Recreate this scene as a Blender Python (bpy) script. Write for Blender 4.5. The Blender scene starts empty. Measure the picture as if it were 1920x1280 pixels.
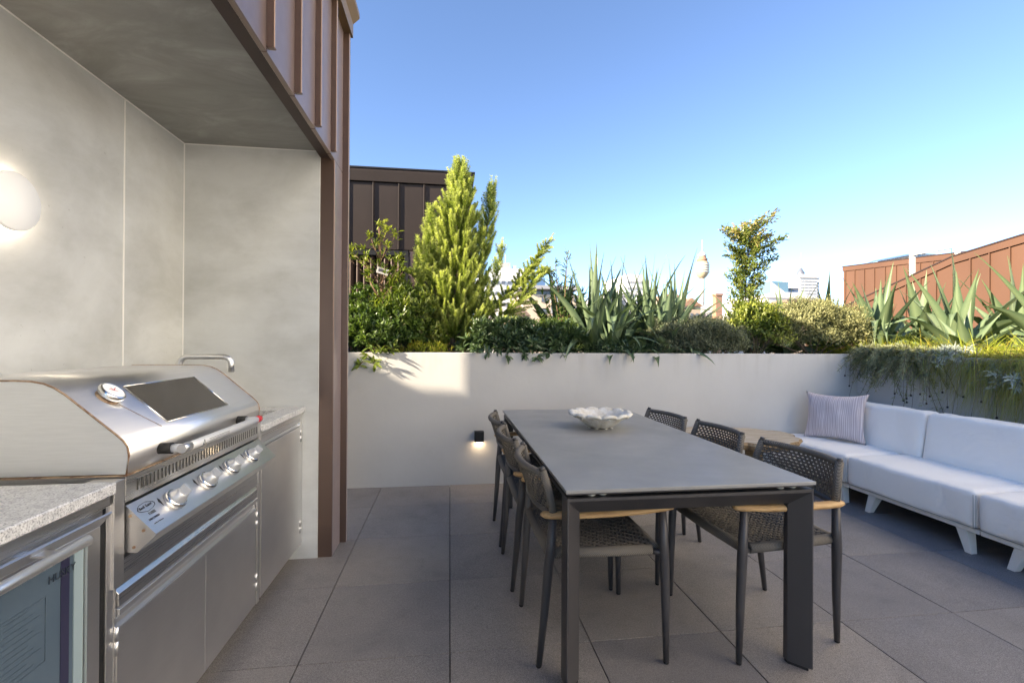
import bpy, bmesh, math, random
import numpy as np
from mathutils import Vector, Matrix
rng = np.random.default_rng(7)
random.seed(7)
R = math.radians
sc = bpy.context.scene
C = sc.collection

# ------------------------------------------------------------------ camera
CAM_Z = 1.283
cd = bpy.data.cameras.new('camera')
cam = bpy.data.objects.new('camera', cd); C.objects.link(cam)
cd.sensor_width = 36; cd.lens = 16.453; cd.clip_end = 6000; cd.clip_start = 0.05
yaw, pit, rol = 0.132213, 0.0032928, 0.006270
dv = Vector((math.sin(yaw)*math.cos(pit), math.cos(yaw)*math.cos(pit), math.sin(pit)))
rv = Vector((math.cos(yaw), -math.sin(yaw), 0)); uv_ = rv.cross(dv)
r2 = rv*math.cos(rol)+uv_*math.sin(rol); u2 = -rv*math.sin(rol)+uv_*math.cos(rol)
m = Matrix((r2, u2, -dv)).transposed().to_4x4(); m.translation = (0, 0, CAM_Z)
cam.matrix_world = m
sc.camera = cam

# ------------------------------------------------------------------ sky, sun, exposure
SUN = Vector((-1.0, -0.30, 0.46)).normalized()          # towards the sun
sun_el = math.asin(SUN.z); sun_az = math.atan2(SUN.x, SUN.y)
w = bpy.data.worlds.new('World'); sc.world = w; w.use_nodes = True
nt = w.node_tree; nt.nodes.clear()
sky = nt.nodes.new('ShaderNodeTexSky'); sky.sky_type = 'NISHITA'; sky.sun_disc = False
sky.sun_elevation = sun_el; sky.sun_rotation = sun_az % (2*math.pi)
sky.altitude = 50; sky.air_density = 0.7; sky.dust_density = 0.0; sky.ozone_density = 5.0
bg = nt.nodes.new('ShaderNodeBackground'); bg.inputs[1].default_value = 0.13
wo = nt.nodes.new('ShaderNodeOutputWorld')
nt.links.new(sky.outputs[0], bg.inputs[0]); nt.links.new(bg.outputs[0], wo.inputs[0])
sl = bpy.data.lights.new('sun', 'SUN'); sl.energy = 5.0; sl.angle = R(0.5); sl.color = (1.0, 0.93, 0.80)
so = bpy.data.objects.new('sun', sl); C.objects.link(so)
so.rotation_euler = SUN.to_track_quat('Z', 'Y').to_euler(); so.location = (-20, -6, 12)
sc.view_settings.view_transform = 'Standard'; sc.view_settings.look = 'None'
sc.view_settings.gamma = 1; sc.view_settings.use_curve_mapping = False
sc.view_settings.exposure = 1.8
sc.view_settings.use_white_balance = True; sc.view_settings.white_balance_temperature = 7650; sc.view_settings.white_balance_tint = 13
try:
    sc.cycles.max_bounces = 8; sc.cycles.diffuse_bounces = 4; sc.cycles.glossy_bounces = 4
    sc.cycles.transparent_max_bounces = 8
except Exception: pass

# ------------------------------------------------------------------ materials
def lin(c):
    return tuple(((x/255)/12.92 if x/255 <= 0.04045 else ((x/255+0.055)/1.055)**2.4) for x in c)
class Mat:
    def __init__(s, name, col, rough=0.6, metal=0.0, spec=0.5):
        s.m = bpy.data.materials.new(name); s.m.use_nodes = True
        s.t = s.m.node_tree; s.b = s.t.nodes['Principled BSDF']; s.o = s.t.nodes['Material Output']
        s.b.inputs['Base Color'].default_value = (*col, 1)
        s.b.inputs['Roughness'].default_value = rough; s.b.inputs['Metallic'].default_value = metal
        s.b.inputs['Specular IOR Level'].default_value = spec
        s.col = col; s._c = None
    def n(s, typ, **kw):
        nd = s.t.nodes.new(typ)
        for k, v in kw.items():
            if k in nd.inputs: nd.inputs[k].default_value = v
            else: setattr(nd, k, v)
        return nd
    def l(s, a, b): s.t.links.new(a, b)
    def coord(s, scale=(1, 1, 1), world=False):
        if world:
            g = s.n('ShaderNodeNewGeometry'); out = g.outputs['Position']
        else:
            g = s.n('ShaderNodeTexCoord'); out = g.outputs['Object']
        mp = s.n('ShaderNodeMapping'); mp.inputs['Scale'].default_value = scale
        s.l(out, mp.inputs[0]); return mp.outputs[0]
    def noise(s, scale, detail=4, stretch=(1, 1, 1), rough=0.55, world=False, dist=0.0):
        nz = s.n('ShaderNodeTexNoise', Scale=scale, Detail=detail, Roughness=rough, Distortion=dist)
        s.l(s.coord(stretch, world), nz.inputs['Vector']); return nz.outputs[0]
    def ramp(s, src, stops):
        r = s.n('ShaderNodeValToRGB'); e = r.color_ramp.elements
        while len(e) < len(stops): e.new(0.5)
        for k, (p, c) in enumerate(stops):
            e[k].position = p; e[k].color = (*c, 1) if len(c) == 3 else c
        s.l(src, r.inputs[0]); return r.outputs[0]
    def mix(s, fac, a, b, mode='MIX'):
        mx = s.n('ShaderNodeMix', data_type='RGBA', blend_type=mode)
        for sock, v in ((mx.inputs[0], fac), (mx.inputs[6], a), (mx.inputs[7], b)):
            if isinstance(v, bpy.types.NodeSocket): s.l(v, sock)
            elif isinstance(v, tuple): sock.default_value = (*v, 1) if len(v) == 3 else v
            else: sock.default_value = v
        return mx.outputs[2]
    def base(s, c): s.l(c, s.b.inputs['Base Color']); s._c = c
    def rough(s, c): s.l(c, s.b.inputs['Roughness'])
    def bump(s, src, strength=0.2, dist=0.01):
        b = s.n('ShaderNodeBump', Strength=strength, Distance=dist); s.l(src, b.inputs['Height'])
        prev = s.b.inputs['Normal'].links
        if prev: s.l(prev[0].from_socket, b.inputs['Normal'])
        s.l(b.outputs[0], s.b.inputs['Normal'])
    def vary(s, scale, lo, hi, detail=4, stretch=(1, 1, 1), world=False, p=(0.3, 0.7)):
        s.base(s.ramp(s.noise(scale, detail, stretch, world=world), [(p[0], lo), (p[1], hi)]))

def k3(c, f): return tuple(min(1, x*f) for x in c)
M = {}
def mk(name, *a, **k): M[name] = Mat(name, *a, **k); return M[name]

# rendered planter wall: warm grey-white paint over trowelled render
a = mk('render', (.5, .49, .47), .85)
a.base(a.mix(a.ramp(a.noise(1.3, 6, world=True), [(.3, (0, 0, 0)), (.75, (1, 1, 1))]), (.495, .49, .48), (.555, .55, .54)))
sxz = a.n('ShaderNodeSeparateXYZ'); gp = a.n('ShaderNodeNewGeometry'); a.l(gp.outputs['Position'], sxz.inputs[0])
mr = a.n('ShaderNodeMapRange'); mr.inputs['From Min'].default_value = .88; mr.inputs['From Max'].default_value = 1.19; a.l(sxz.outputs[2], mr.inputs[0])
st_ = a.ramp(a.noise(5.0, 6, (1, 1, .09), .7, world=True), [(.50, (0, 0, 0)), (.72, (.55, .55, .55))])
stm = a.mix(1.0, st_, a.ramp(mr.outputs[0], [(0, (0, 0, 0)), (1, (1, 1, 1))]), 'MULTIPLY')
low = a.ramp(a.noise(2.4, 6, (1, 1, 1), .7, world=True), [(.60, (1, 1, 1)), (.74, (.955, .95, .94))])
a.base(a.mix(1.0, a.mix(stm, a._c, (.36, .34, .30)), low, 'MULTIPLY'))
a.bump(a.noise(60, 5, world=True), .12, .004); a.bump(a.noise(4, 3, world=True), .15, .02)
# polished grey plaster of the alcove, cloudy trowel marks
a = mk('plaster', (.4, .39, .37), .6, spec=.35)
n1 = a.noise(.8, 8, (1, 1, 1.2), .6, True, .5); n2 = a.noise(2.6, 7, (.8, .8, 1.3), .62, True, .3)
c1 = a.ramp(n1, [(.30, (.435, .45, .455)), (.5, (.525, .545, .55)), (.70, (.60, .625, .635))])
c2 = a.ramp(n2, [(.33, (.84, .835, .82)), (.58, (1, 1, 1)), (.78, (1.0, 1.0, 1.0))])
pores = a.ramp(a.noise(70, 2, world=True), [(.20, (.72, .72, .72)), (.27, (1, 1, 1))]); swp = a.ramp(a.noise(9, 6, (.35, .35, 1), .68, True, 1.6), [(.32, (.955, .955, .95)), (.5, (1, 1, 1)), (.72, (1.035, 1.035, 1.03))])
a.base(a.mix(1.0, a.mix(1.0, a.mix(1.0, c1, c2, 'MULTIPLY'), pores, 'MULTIPLY'), swp, 'MULTIPLY')); a.bump(n2, .12, .01); a.bump(a.noise(90, 3, world=True), .05, .002)
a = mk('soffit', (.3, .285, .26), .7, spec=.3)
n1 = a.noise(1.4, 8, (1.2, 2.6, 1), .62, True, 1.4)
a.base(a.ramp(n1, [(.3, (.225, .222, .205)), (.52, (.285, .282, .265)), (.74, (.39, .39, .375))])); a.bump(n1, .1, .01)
# porcelain tile
a = mk('tile', (.13, .12, .113), .62, spec=.4)
oi = a.n('ShaderNodeObjectInfo')
sp = a.ramp(a.noise(420, 3, world=True), [(.36, (.135, .127, .125)), (.5, (.245, .231, .226)), (.66, (.39, .369, .362))])
sp2 = a.ramp(a.noise(110, 3, world=True), [(.3, (.78, .78, .78)), (.6, (1, 1, 1))])
cl = a.mix(1.0, a.ramp(a.noise(2.2, 6, world=True, dist=.5, rough=.65), [(.3, (.82, .82, .84)), (.7, (1.06, 1.04, 1.02))]), a.ramp(a.noise(9, 7, world=True, rough=.7), [(.30, (.86, .86, .87)), (.48, (1, 1, 1)), (.70, (1, 1, 1)), (.80, (1.10, 1.09, 1.07))]), 'MULTIPLY')
pt = a.ramp(oi.outputs['Random'], [(0, (.88, .88, .90)), (.5, (1.0, .99, .98)), (1, (1.10, 1.07, 1.03))])
a.base(a.mix(1.0, a.mix(1.0, a.mix(1.0, sp, sp2, 'MULTIPLY'), cl, 'MULTIPLY'), pt, 'MULTIPLY'))
a.bump(a.noise(420, 2, world=True), .25, .0015)
a.rough(a.ramp(a.noise(3, 4, world=True), [(.3, (.5, .5, .5)), (.7, (.7, .7, .7))]))
mk('joint', (.02, .019, .018), .9)
a = mk('concrete', (.25, .24, .23), .9); a.vary(8, (.2, .19, .18), (.3, .29, .28))
# brown standing-seam metal
a = mk('bronze', (.16, .072, .05), .38, .65, .6); a.b.inputs['Coat Weight'].default_value = 0.5; a.b.inputs['Sheen Weight'].default_value = 1.0; a.b.inputs['Sheen Roughness'].default_value = .35; a.b.inputs['Sheen Tint'].default_value = (1, .80, .72, 1); a.b.inputs['Coat Roughness'].default_value = .32; a.b.inputs['Coat IOR'].default_value = 1.8
nb = a.noise(2.0, 4, (1, 1, .35), world=True)
a.base(a.ramp(nb, [(.3, (.105, .060, .043)), (.7, (.130, .075, .055))])); a.rough(a.ramp(a.noise(14, 4, world=True), [(.3, (.33, .33, .33)), (.7, (.45, .45, .45))]))
a.bump(a.noise(1.6, 2, (1, 1, .5), world=True), .12, .02)
a = mk('bronze_dark', (.055, .032, .026), .5, .3, .5)
a.base(a.ramp(a.noise(3, 4, world=True), [(.3, (.045, .027, .023)), (.7, (.065, .040, .033))]))
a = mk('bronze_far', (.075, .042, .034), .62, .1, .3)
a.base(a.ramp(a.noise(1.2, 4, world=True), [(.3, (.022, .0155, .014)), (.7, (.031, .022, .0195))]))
a = mk('rust_metal', (.27, .10, .055), .62, .0, .35)
a.base(a.ramp(a.noise(.8, 4, (1, 1, .4), world=True), [(.3, (.108, .053, .032)), (.7, (.135, .067, .040))]))
mk('black_metal', (.012, .012, .013), .5, .2)
mk('brass_cap', (.22, .15, .085), .45, .5)
# stainless steel, brushed
def steel(name, st, base=(.72, .715, .70), r0=.22, r1=.36):
    a = mk(name, base, .3, 1.0)
    br = a.noise(1.0, 5, st, .7, True)
    big = a.noise(2.5, 3, world=True)
    a.base(a.mix(1.0, a.ramp(br, [(.3, k3(base, .955)), (.7, k3(base, 1.02))]), a.ramp(big, [(.3, (.86, .86, .87)), (.65, (1, 1, 1))]), 'MULTIPLY'))
    a.rough(a.ramp(br, [(.3, (r0,)*3), (.7, (r1,)*3)])); a.bump(br, .012, .001)
    a.b.inputs['Anisotropic'].default_value = .5
    return a
steel('steel', (3, 1.5, 300), (.86, .85, .835), .30, .42); steel('steel_h', (3, 1.5, 300), (.78, .77, .75), .25, .34); steel('steel_hood', (300, 1.5, 300), (.86, .855, .84), .34, .44)
a = mk('hood_side', (.70, .71, .71), .36, .8)
nn = a.noise(1.5, 5, (9, 9, 120), .6, True)
a.base(a.ramp(nn, [(.3, (.66, .67, .675)), (.7, (.72, .73, .735))]))
mk('steel_dark', (.45, .44, .43), .35, 1.0)
mk('chrome', (.8, .8, .79), .1, 1.0)
mk('satin', (.62, .62, .63), .32, .9)
a = mk('rust', (.22, .10, .045), .8); a.vary(40, (.16, .085, .05), (.42, .30, .20), p=(.35, .65))
a = mk('glass_dark', (.030, .024, .02), .06, spec=.8)
a.base(a.ramp(a.noise(30, 4), [(.45, (.024, .019, .016)), (.8, (.06, .05, .04))]))
# granite
a = mk('granite', (.55, .55, .55), .22, spec=.5)
g1 = a.ramp(a.noise(240, 4, world=True), [(.33, (.24, .245, .255)), (.44, (.52, .525, .53)), (.55, (.66, .665, .67)), (.7, (.74, .74, .74))])
g2 = a.ramp(a.noise(55, 3, world=True), [(.3, (.72, .73, .75)), (.6, (1, 1, 1))])
a.base(a.mix(1.0, g1, g2, 'MULTIPLY'))
# fridge
a = mk('fridge_glass', (.11, .16, .20), .08, spec=.6)
a.base(a.ramp(a.noise(2.5, 2, world=True), [(.3, (.055, .085, .12)), (.7, (.095, .135, .175))]))
mk('purple', (.03, .03, .062), .2); mk('fridge_light', (.26, .34, .37), .2); mk('print_grey', (.062, .094, .128), .4); mk('print_dark', (.02, .03, .045), .5); mk('ink', (.015, .014, .014), .6)
mk('knob_grey', (.50, .52, .55), .35, .5); mk('bead', (.75, .75, .73), .5); mk('grit', (.5, .48, .44), .8); mk('ink_soft', (.10, .10, .10), .6); mk('pale_line', (.55, .55, .52), .4)
# table
a = mk('ceramic_top', (.15, .153, .158), .36, spec=.7)
tt = a.noise(1.6, 6, (1, 1, 1), .6, True, .8)
a.base(a.ramp(tt, [(.3, (.215, .213, .208)), (.55, (.265, .262, .255)), (.75, (.325, .32, .31))]))
a.rough(a.ramp(a.noise(5, 6, world=True), [(.3, (.30, .30, .30)), (.7, (.44, .44, .44))])); a.bump(a.noise(160, 3, world=True), .04, .001)
a = mk('anthracite', (.06, .058, .062), .42, .3)
a.base(a.ramp(a.noise(3, 2), [(.3, (.048, .046, .049)), (.7, (.062, .059, .062))]))
a = mk('leg_metal', (.062, .059, .062), .42, .25)
a = mk('rope', (.14, .115, .095), .85, spec=.2)
rr = a.n('ShaderNodeTexWave', Scale=260.0, Distortion=1.5); rr.wave_type = 'BANDS'; rr.bands_direction = 'DIAGONAL'
a.l(a.coord(), rr.inputs['Vector'])
a.base(a.ramp(rr.outputs[1], [(.1, (.080, .072, .062)), (.8, (.175, .158, .138))]))
mk('rope_dark', (.06, .052, .044), .9)
a = mk('rope_wrap', (.15, .125, .103), .85, spec=.2)
rr = a.n('ShaderNodeTexWave', Scale=85.0, Distortion=.5); rr.bands_direction = 'DIAGONAL'
a.l(a.coord(), rr.inputs['Vector'])
a.base(a.ramp(rr.outputs[1], [(.05, (.085, .077, .067)), (.6, (.19, .172, .150))])); a.bump(rr.outputs[1], .6, .002)
a = mk('teak', (.5, .31, .14), .55, spec=.35)
tk = a.noise(7, 5, (1, 14, 14), .6)
a.base(a.ramp(tk, [(.3, (.36, .20, .085)), (.55, (.52, .33, .155)), (.75, (.62, .43, .24))]))
a = mk('teak_pale', (.62, .52, .42), .6); a.vary(7, (.52, .42, .32), (.68, .60, .52), 5, (1, 14, 14))
mk('rubber', (.012, .012, .012), .7)
mk('clear_disc', (.55, .55, .5), .15, spec=.7)
# bowl
a = mk('stone_bowl', (.66, .64, .58), .7)
a.base(a.mix(a.ramp(a.noise(22, 6, rough=.7), [(.35, (0, 0, 0)), (.62, (1, 1, 1))]), (.52, .47, .37), (.72, .705, .66))); a.bump(a.noise(70, 5), .3, .003)
# sofa
a = mk('canvas', (.74, .74, .745), .9, spec=.15)
a.base(a.ramp(a.noise(1.7, 4, world=True), [(.3, (.83, .795, .75)), (.7, (.88, .845, .80))]))
a.bump(a.noise(3.0, 3, world=True, dist=.8), .5, .035); a.bump(a.noise(9.0, 4, (1, .5, 1.3), world=True, dist=2.0), .22, .012); a.bump(a.noise(500, 2, world=True), .12, .001)
mk('piping', (.33, .32, .30), .8)
a = mk('white_paint', (.72, .71, .68), .45); a.vary(6, (.70, .67, .62), (.78, .75, .71))
# pillow: lilac with broken pale vertical stripes
a = mk('pillow_cloth', (.42, .35, .37), .9, spec=.1)
wv = a.n('ShaderNodeTexWave', Scale=22.0, Distortion=4.5, Detail=2.0); wv.inputs['Detail Scale'].default_value = 2.5
a.l(a.coord((1, .0, .16)), wv.inputs['Vector'])
a.base(a.ramp(wv.outputs[1], [(.30, (.49, .405, .415)), (.62, (.56, .48, .485)), (.85, (.70, .63, .625))])); a.bump(a.noise(7, 3), .3, .02)
# live edge timber
a = mk('driftwood', (.42, .35, .27), .8)
a.base(a.ramp(a.noise(4, 7, (1, 9, 2), .65), [(.25, (.12, .085, .055)), (.42, (.36, .29, .21)), (.6, (.50, .43, .34)), (.8, (.60, .54, .45))])); a.bump(a.noise(4, 7, (1, 9, 2), .65), .6, .01)
a = mk('bark_wood', (.25, .17, .1), .85)
a.base(a.ramp(a.noise(16, 6, (1, 1, .7), .7), [(.3, (.06, .035, .02)), (.5, (.28, .18, .09)), (.75, (.48, .37, .25))])); a.bump(a.noise(16, 6), .8, .015)
# lamps
def emis(name, col, strength):
    a = mk(name, col, .5); a.b.inputs['Emission Color'].default_value = (*col, 1); a.b.inputs['Emission Strength'].default_value = strength; return a
mk('lamp_face', (.90, .91, .91), .5); mk('handle_grey', (.74, .75, .76), .4, .15)
emis('led_warm', (1.0, .80, .55), 14.0); emis('led_white', (1.0, .90, .76), 8.0)
mk('soil', (.05, .035, .025), .95); a = mk('mulch', (.16, .10, .06), .95); a.vary(60, (.06, .035, .02), (.28, .18, .10), world=True)
a = mk('bark', (.16, .12, .09), .9); a.vary(30, (.09, .065, .05), (.24, .19, .14), stretch=(1, 1, .3))
a = mk('stem', (.17, .10, .06), .8)
# far buildings
def plain(name, col, rough=.8, sc_=.4):
    a = mk(name, col, rough); a.base(a.ramp(a.noise(sc_, 4, world=True), [(.3, k3(col, .93)), (.7, k3(col, 1.05))])); return a
plain('bounce_render', (.80, .77, .70)); plain('far_white', (.72, .71, .69)); plain('far_cream', (.58, .46, .34)); plain('far_grey', (.34, .34, .35)); plain('far_tan', (.48, .36, .26))
plain('far_brick', (.36, .20, .13)); plain('far_brown', (.22, .15, .11)); plain('far_concrete', (.42, .40, .38)); plain('far_gold', (.50, .40, .26), .5)
mk('far_window', (.10, .11, .13), .15, spec=.7); mk('far_glass', (.16, .27, .32), .12, .2, .8); mk('far_blue', (.10, .18, .30), .15, .2, .8)
mk('far_slate', (.12, .13, .16), .5)
plain('ground', (.13, .12, .11), .9, .02)

# leaf materials: 'tint' attribute r = per leaf random, g = position along shoot / young growth
def leafmat(name, dark, mid, young, rough=.42, transl=.28, spec=.45, stripe=None):
    a = mk(name, mid, rough, spec=spec)
    at = a.n('ShaderNodeAttribute', attribute_name='tint'); sx = a.n('ShaderNodeSeparateColor'); a.l(at.outputs['Color'], sx.inputs[0])
    c = a.ramp(sx.outputs[0], [(0.0, dark), (.75, mid), (1.0, k3(mid, 1.25))])
    c = a.mix(sx.outputs[1], c, young)
    if stripe is not None: c = a.mix(sx.outputs[2], c, stripe)
    a.base(c)
    tr = a.n('ShaderNodeBsdfTranslucent'); 
    a.l(a.mix(1.0, c, (1.25, 1.35, .55), 'MULTIPLY'), tr.inputs[0])
    ms = a.n('ShaderNodeMixShader'); ms.inputs[0].default_value = transl
    a.l(a.b.outputs[0], ms.inputs[1]); a.l(tr.outputs[0], ms.inputs[2]); a.l(ms.outputs[0], a.o.inputs[0])
    return a
leafmat('leaf_glossy', (.045, .08, .022), (.10, .17, .045), (.20, .27, .05), .3, .22)
leafmat('leaf_lime', (.055, .09, .022), (.13, .19, .04), (.42, .44, .08), .35, .3)
leafmat('leaf_rosette', (.04, .075, .04), (.085, .14, .065), (.12, .17, .07), .35, .18)
leafmat('leaf_sap', (.07, .12, .03), (.17, .24, .05), (.44, .30, .12), .35, .3)
leafmat('needle', (.11, .16, .035), (.28, .35, .085), (.64, .67, .27), .6, .38, .2)
leafmat('needle_blue', (.035, .07, .035), (.07, .125, .055), (.30, .36, .14), .6, .25, .2)
leafmat('agave_dark', (.035, .065, .04), (.065, .115, .07), (.16, .20, .09), .38, .12, .45, (.20, .27, .15))  # central agaves: darker leaf colour, with their shade put into it
leafmat('agave', (.035, .07, .04), (.092, .145, .075), (.24, .25, .10), .45, .12, .35, (.19, .25, .135))
leafmat('westringia', (.12, .13, .06), (.24, .25, .12), (.42, .41, .20), .6, .15, .2)
leafmat('westringia_dark', (.085, .10, .065), (.16, .185, .12), (.24, .26, .16), .6, .12, .2)
leafmat('grass', (.13, .16, .025), (.32, .37, .05), (.42, .33, .06), .5, .3, .25)
leafmat('grass_dry', (.17, .18, .04), (.38, .38, .10), (.34, .24, .10), .6, .2, .2)
leafmat('silver', (.22, .27, .25), (.36, .42, .40), (.48, .52, .48), .7, .12, .15)
leafmat('lavender', (.16, .18, .10), (.28, .30, .19), (.33, .34, .20), .7, .15, .15)
mk('seed', (.035, .018, .014), .8); mk('thin_stem', (.12, .095, .05), .8)

# ------------------------------------------------------------------ object helpers
def wloc(o):
    v = Vector((0, 0, 0))
    while o is not None: v += o.location; o = o.parent
    return v
def setp(o, label=None, cat=None, group=None, kind=None):
    if label: o['label'] = label
    if cat: o['category'] = cat
    if group: o['group'] = group
    if kind: o['kind'] = kind
    return o
def thing(name, label, cat, loc=(0, 0, 0), group=None):
    o = bpy.data.objects.new(name, None); C.objects.link(o); o.location = loc; o.empty_display_size = .1
    return setp(o, label, cat, group)
def link(name, me, parent=None, mats=None):
    o = bpy.data.objects.new(name, me); C.objects.link(o)
    if parent is not None: o.parent = parent
    return o
class MB:
    def __init__(s): s.bm = bmesh.new(); s.mi = 0; s.smooth = False
    def face(s, vs):
        try:
            f = s.bm.faces.new(vs); f.material_index = s.mi; f.smooth = s.smooth; return f
        except ValueError: return None
    def box(s, a, b):
        x0, y0, z0 = [min(a[i], b[i]) for i in range(3)]; x1, y1, z1 = [max(a[i], b[i]) for i in range(3)]
        v = [s.bm.verts.new(p) for p in ((x0, y0, z0), (x1, y0, z0), (x1, y1, z0), (x0, y1, z0), (x0, y0, z1), (x1, y0, z1), (x1, y1, z1), (x0, y1, z1))]
        for f in ((0, 3, 2, 1), (4, 5, 6, 7), (0, 1, 5, 4), (1, 2, 6, 5), (2, 3, 7, 6), (3, 0, 4, 7)): s.face([v[i] for i in f])
        return s
    def prism(s, poly, a, b, axis):
        def mkp(p, t):
            return {'x': (t, p[0], p[1]), 'y': (p[0], t, p[1]), 'z': (p[0], p[1], t)}[axis]
        A = [s.bm.verts.new(mkp(p, a)) for p in poly]; B = [s.bm.verts.new(mkp(p, b)) for p in poly]
        n = len(poly)
        for i in range(n): s.face([A[i], A[(i+1) % n], B[(i+1) % n], B[i]])
        s.face(A[::-1]); s.face(B); return s
    def quad(s, *ps): s.face([s.bm.verts.new(p) for p in ps]); return s
    def tube(s, pts, rad, n=10, flat=1.0, cap=True, up=(0, 0, 1)):
        pts = [Vector(p) for p in pts]; k = len(pts)
        if not hasattr(rad, '__len__'): rad = [rad]*k
        old = s.smooth; s.smooth = True; rings = []; up = Vector(up)
        for i, p in enumerate(pts):
            d = (pts[min(i+1, k-1)]-pts[max(i-1, 0)]).normalized()
            u = up - d*up.dot(d)
            if u.length < .05: u = Vector((1, 0, 0)) - d*d.x
            u.normalize(); v = d.cross(u)
            rings.append([s.bm.verts.new(p+(u*math.sin(2*math.pi*j/n)*flat+v*math.cos(2*math.pi*j/n))*rad[i]) for j in range(n)])
        for i in range(k-1):
            for j in range(n): s.face([rings[i][j], rings[i][(j+1) % n], rings[i+1][(j+1) % n], rings[i+1][j]])
        if cap:
            s.smooth = False; s.face(rings[0][::-1]); s.face(rings[-1])
        s.smooth = old; return s
    def lathe(s, prof, c=(0, 0, 0), axis=(0, 0, 1), n=24, wob=None):
        ax = Vector(axis).normalized(); t = Vector((1, 0, 0)) if abs(ax.x) < .9 else Vector((0, 1, 0))
        u = (t-ax*t.dot(ax)).normalized(); v = ax.cross(u); c = Vector(c); old = s.smooth; s.smooth = True; rings = []
        for r, z in prof:
            rings.append([s.bm.verts.new(c+ax*z+(u*math.cos(2*math.pi*j/n)+v*math.sin(2*math.pi*j/n))*r) for j in range(n)])
        for i in range(len(prof)-1):
            for j in range(n): s.face([rings[i][j], rings[i][(j+1) % n], rings[i+1][(j+1) % n], rings[i+1][j]])
        s.smooth = False; s.face(rings[0][::-1]); s.face(rings[-1]); s.smooth = old; return s
    def build(s, name, mat, parent=None, bevel=0, seg=1, label=None, kind=None, local=False):
        bm = s.bm
        if bevel:
            bmesh.ops.remove_doubles(bm, verts=bm.verts, dist=1e-6)
            ed = [e for e in bm.edges if len(e.link_faces) == 2 and e.calc_face_angle(0) > .5]
            bmesh.ops.bevel(bm, geom=ed, offset=bevel, segments=seg, affect='EDGES', profile=.6, clamp_overlap=True)
        if not local:
            off = wloc(parent) if parent is not None else Vector((0, 0, 0))
            if off.length > 0: bmesh.ops.translate(bm, verts=bm.verts, vec=-off)
        bmesh.ops.recalc_face_normals(bm, faces=bm.faces)
        me = bpy.data.meshes.new(name); bm.to_mesh(me); bm.free()
        for mm in (mat if isinstance(mat, (list, tuple)) else [mat]): me.materials.append(M[mm].m)
        o = link(name, me, parent); setp(o, label, kind=kind); return o
def bx(name, a, b, mat, parent, bevel=.0015, **k): return MB().box(a, b).build(name, mat, parent, bevel, **k)
def copy_tree(o, parent=None):
    c = o.copy(); C.objects.link(c); c.parent = parent
    for ch in list(o.children): copy_tree(ch, c)
    return c
def raw(name, V, F, mat, parent=None, tint=None, smooth=False, kind=None):
    """numpy mesh; F (n,3) or (n,4); tint per vertex (n,3)."""
    V = np.asarray(V, dtype=np.float32); F = np.asarray(F, dtype=np.int32)
    if parent is not None:
        off = wloc(parent); V = V-np.array(off, dtype=np.float32)
    me = bpy.data.meshes.new(name); k = F.shape[1]
    me.vertices.add(len(V)); me.vertices.foreach_set('co', V.ravel())
    me.loops.add(F.size); me.loops.foreach_set('vertex_index', F.ravel())
    me.polygons.add(len(F)); me.polygons.foreach_set('loop_start', np.arange(len(F), dtype=np.int32)*k)
    me.polygons.foreach_set('loop_total', np.full(len(F), k, dtype=np.int32))
    if smooth: me.polygons.foreach_set('use_smooth', np.ones(len(F), dtype=bool))
    me.update(calc_edges=True)
    if tint is not None:
        at = me.color_attributes.new('tint', 'FLOAT_COLOR', 'POINT')
        c = np.ones((len(V), 4), dtype=np.float32); c[:, :tint.shape[1]] = tint; at.data.foreach_set('color', c.ravel())
    me.materials.append(M[mat].m); me.validate()
    o = link(name, me, parent); setp(o, kind=kind); return o
def text(body, size, mat, parent, loc, xdir, ydir, name='lettering', ext=.0004, sx=1.0):
    cu = bpy.data.curves.new(name, 'FONT'); cu.body = body; cu.size = size; cu.extrude = ext; cu.resolution_u = 2
    tmp = bpy.data.objects.new('t', cu); C.objects.link(tmp)
    bpy.context.view_layer.update()
    me = bpy.data.meshes.new_from_object(tmp.evaluated_get(bpy.context.evaluated_depsgraph_get())); me.name = name
    bpy.data.objects.remove(tmp); bpy.data.curves.remove(cu)
    X = Vector(xdir).normalized(); Y = Vector(ydir).normalized(); Z = X.cross(Y)
    mm = Matrix((X*sx, Y, Z)).transposed().to_4x4(); mm.translation = Vector(loc)-wloc(parent)
    me.transform(mm); me.materials.clear(); me.materials.append(M[mat].m)
    return link(name, me, parent)
# ================================================================== SETTING
g = MB(); g.box((-2500, -600, -18.5), (3500, 4500, -18)); setp(g.build('ground', 'ground'), kind='structure')
# terrace floor: dark bed with every porcelain slab laid on it
bed = MB().box((-3.6, -3.2, -.30), (4.22, 4.364, -.022)).build('terrace_floor', 'joint'); setp(bed, kind='structure')
tx0, ty0 = -.5906, 4.3586
shared = None
for c in range(-2, 8):
    for r in range(0, 13):
        xa, xb = tx0+.6*c+.0022, tx0+.6*(c+1)-.0022
        yb, ya = ty0-.6*r-.0016, ty0-.6*(r+1)+.0016
        xa, xb, ya, yb = max(xa, -1.515), min(xb, 4.118), max(ya, -3.2), min(yb, 4.262)
        if xb-xa < .02 or yb-ya < .02: continue
        full = xb-xa > .595 and yb-ya > .596
        if full and shared is not None:
            o = link('tile', shared, bed)
        else:
            o = MB().box((-(xb-xa)/2, -(yb-ya)/2, -.02), ((xb-xa)/2, (yb-ya)/2, 0)).build('tile', 'tile', bed, .0012, local=True)
            if full: shared = o.data
        o.location = ((xa+xb)/2, (ya+yb)/2, random.choice([0, 0, -.0006, .0005]))
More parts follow.
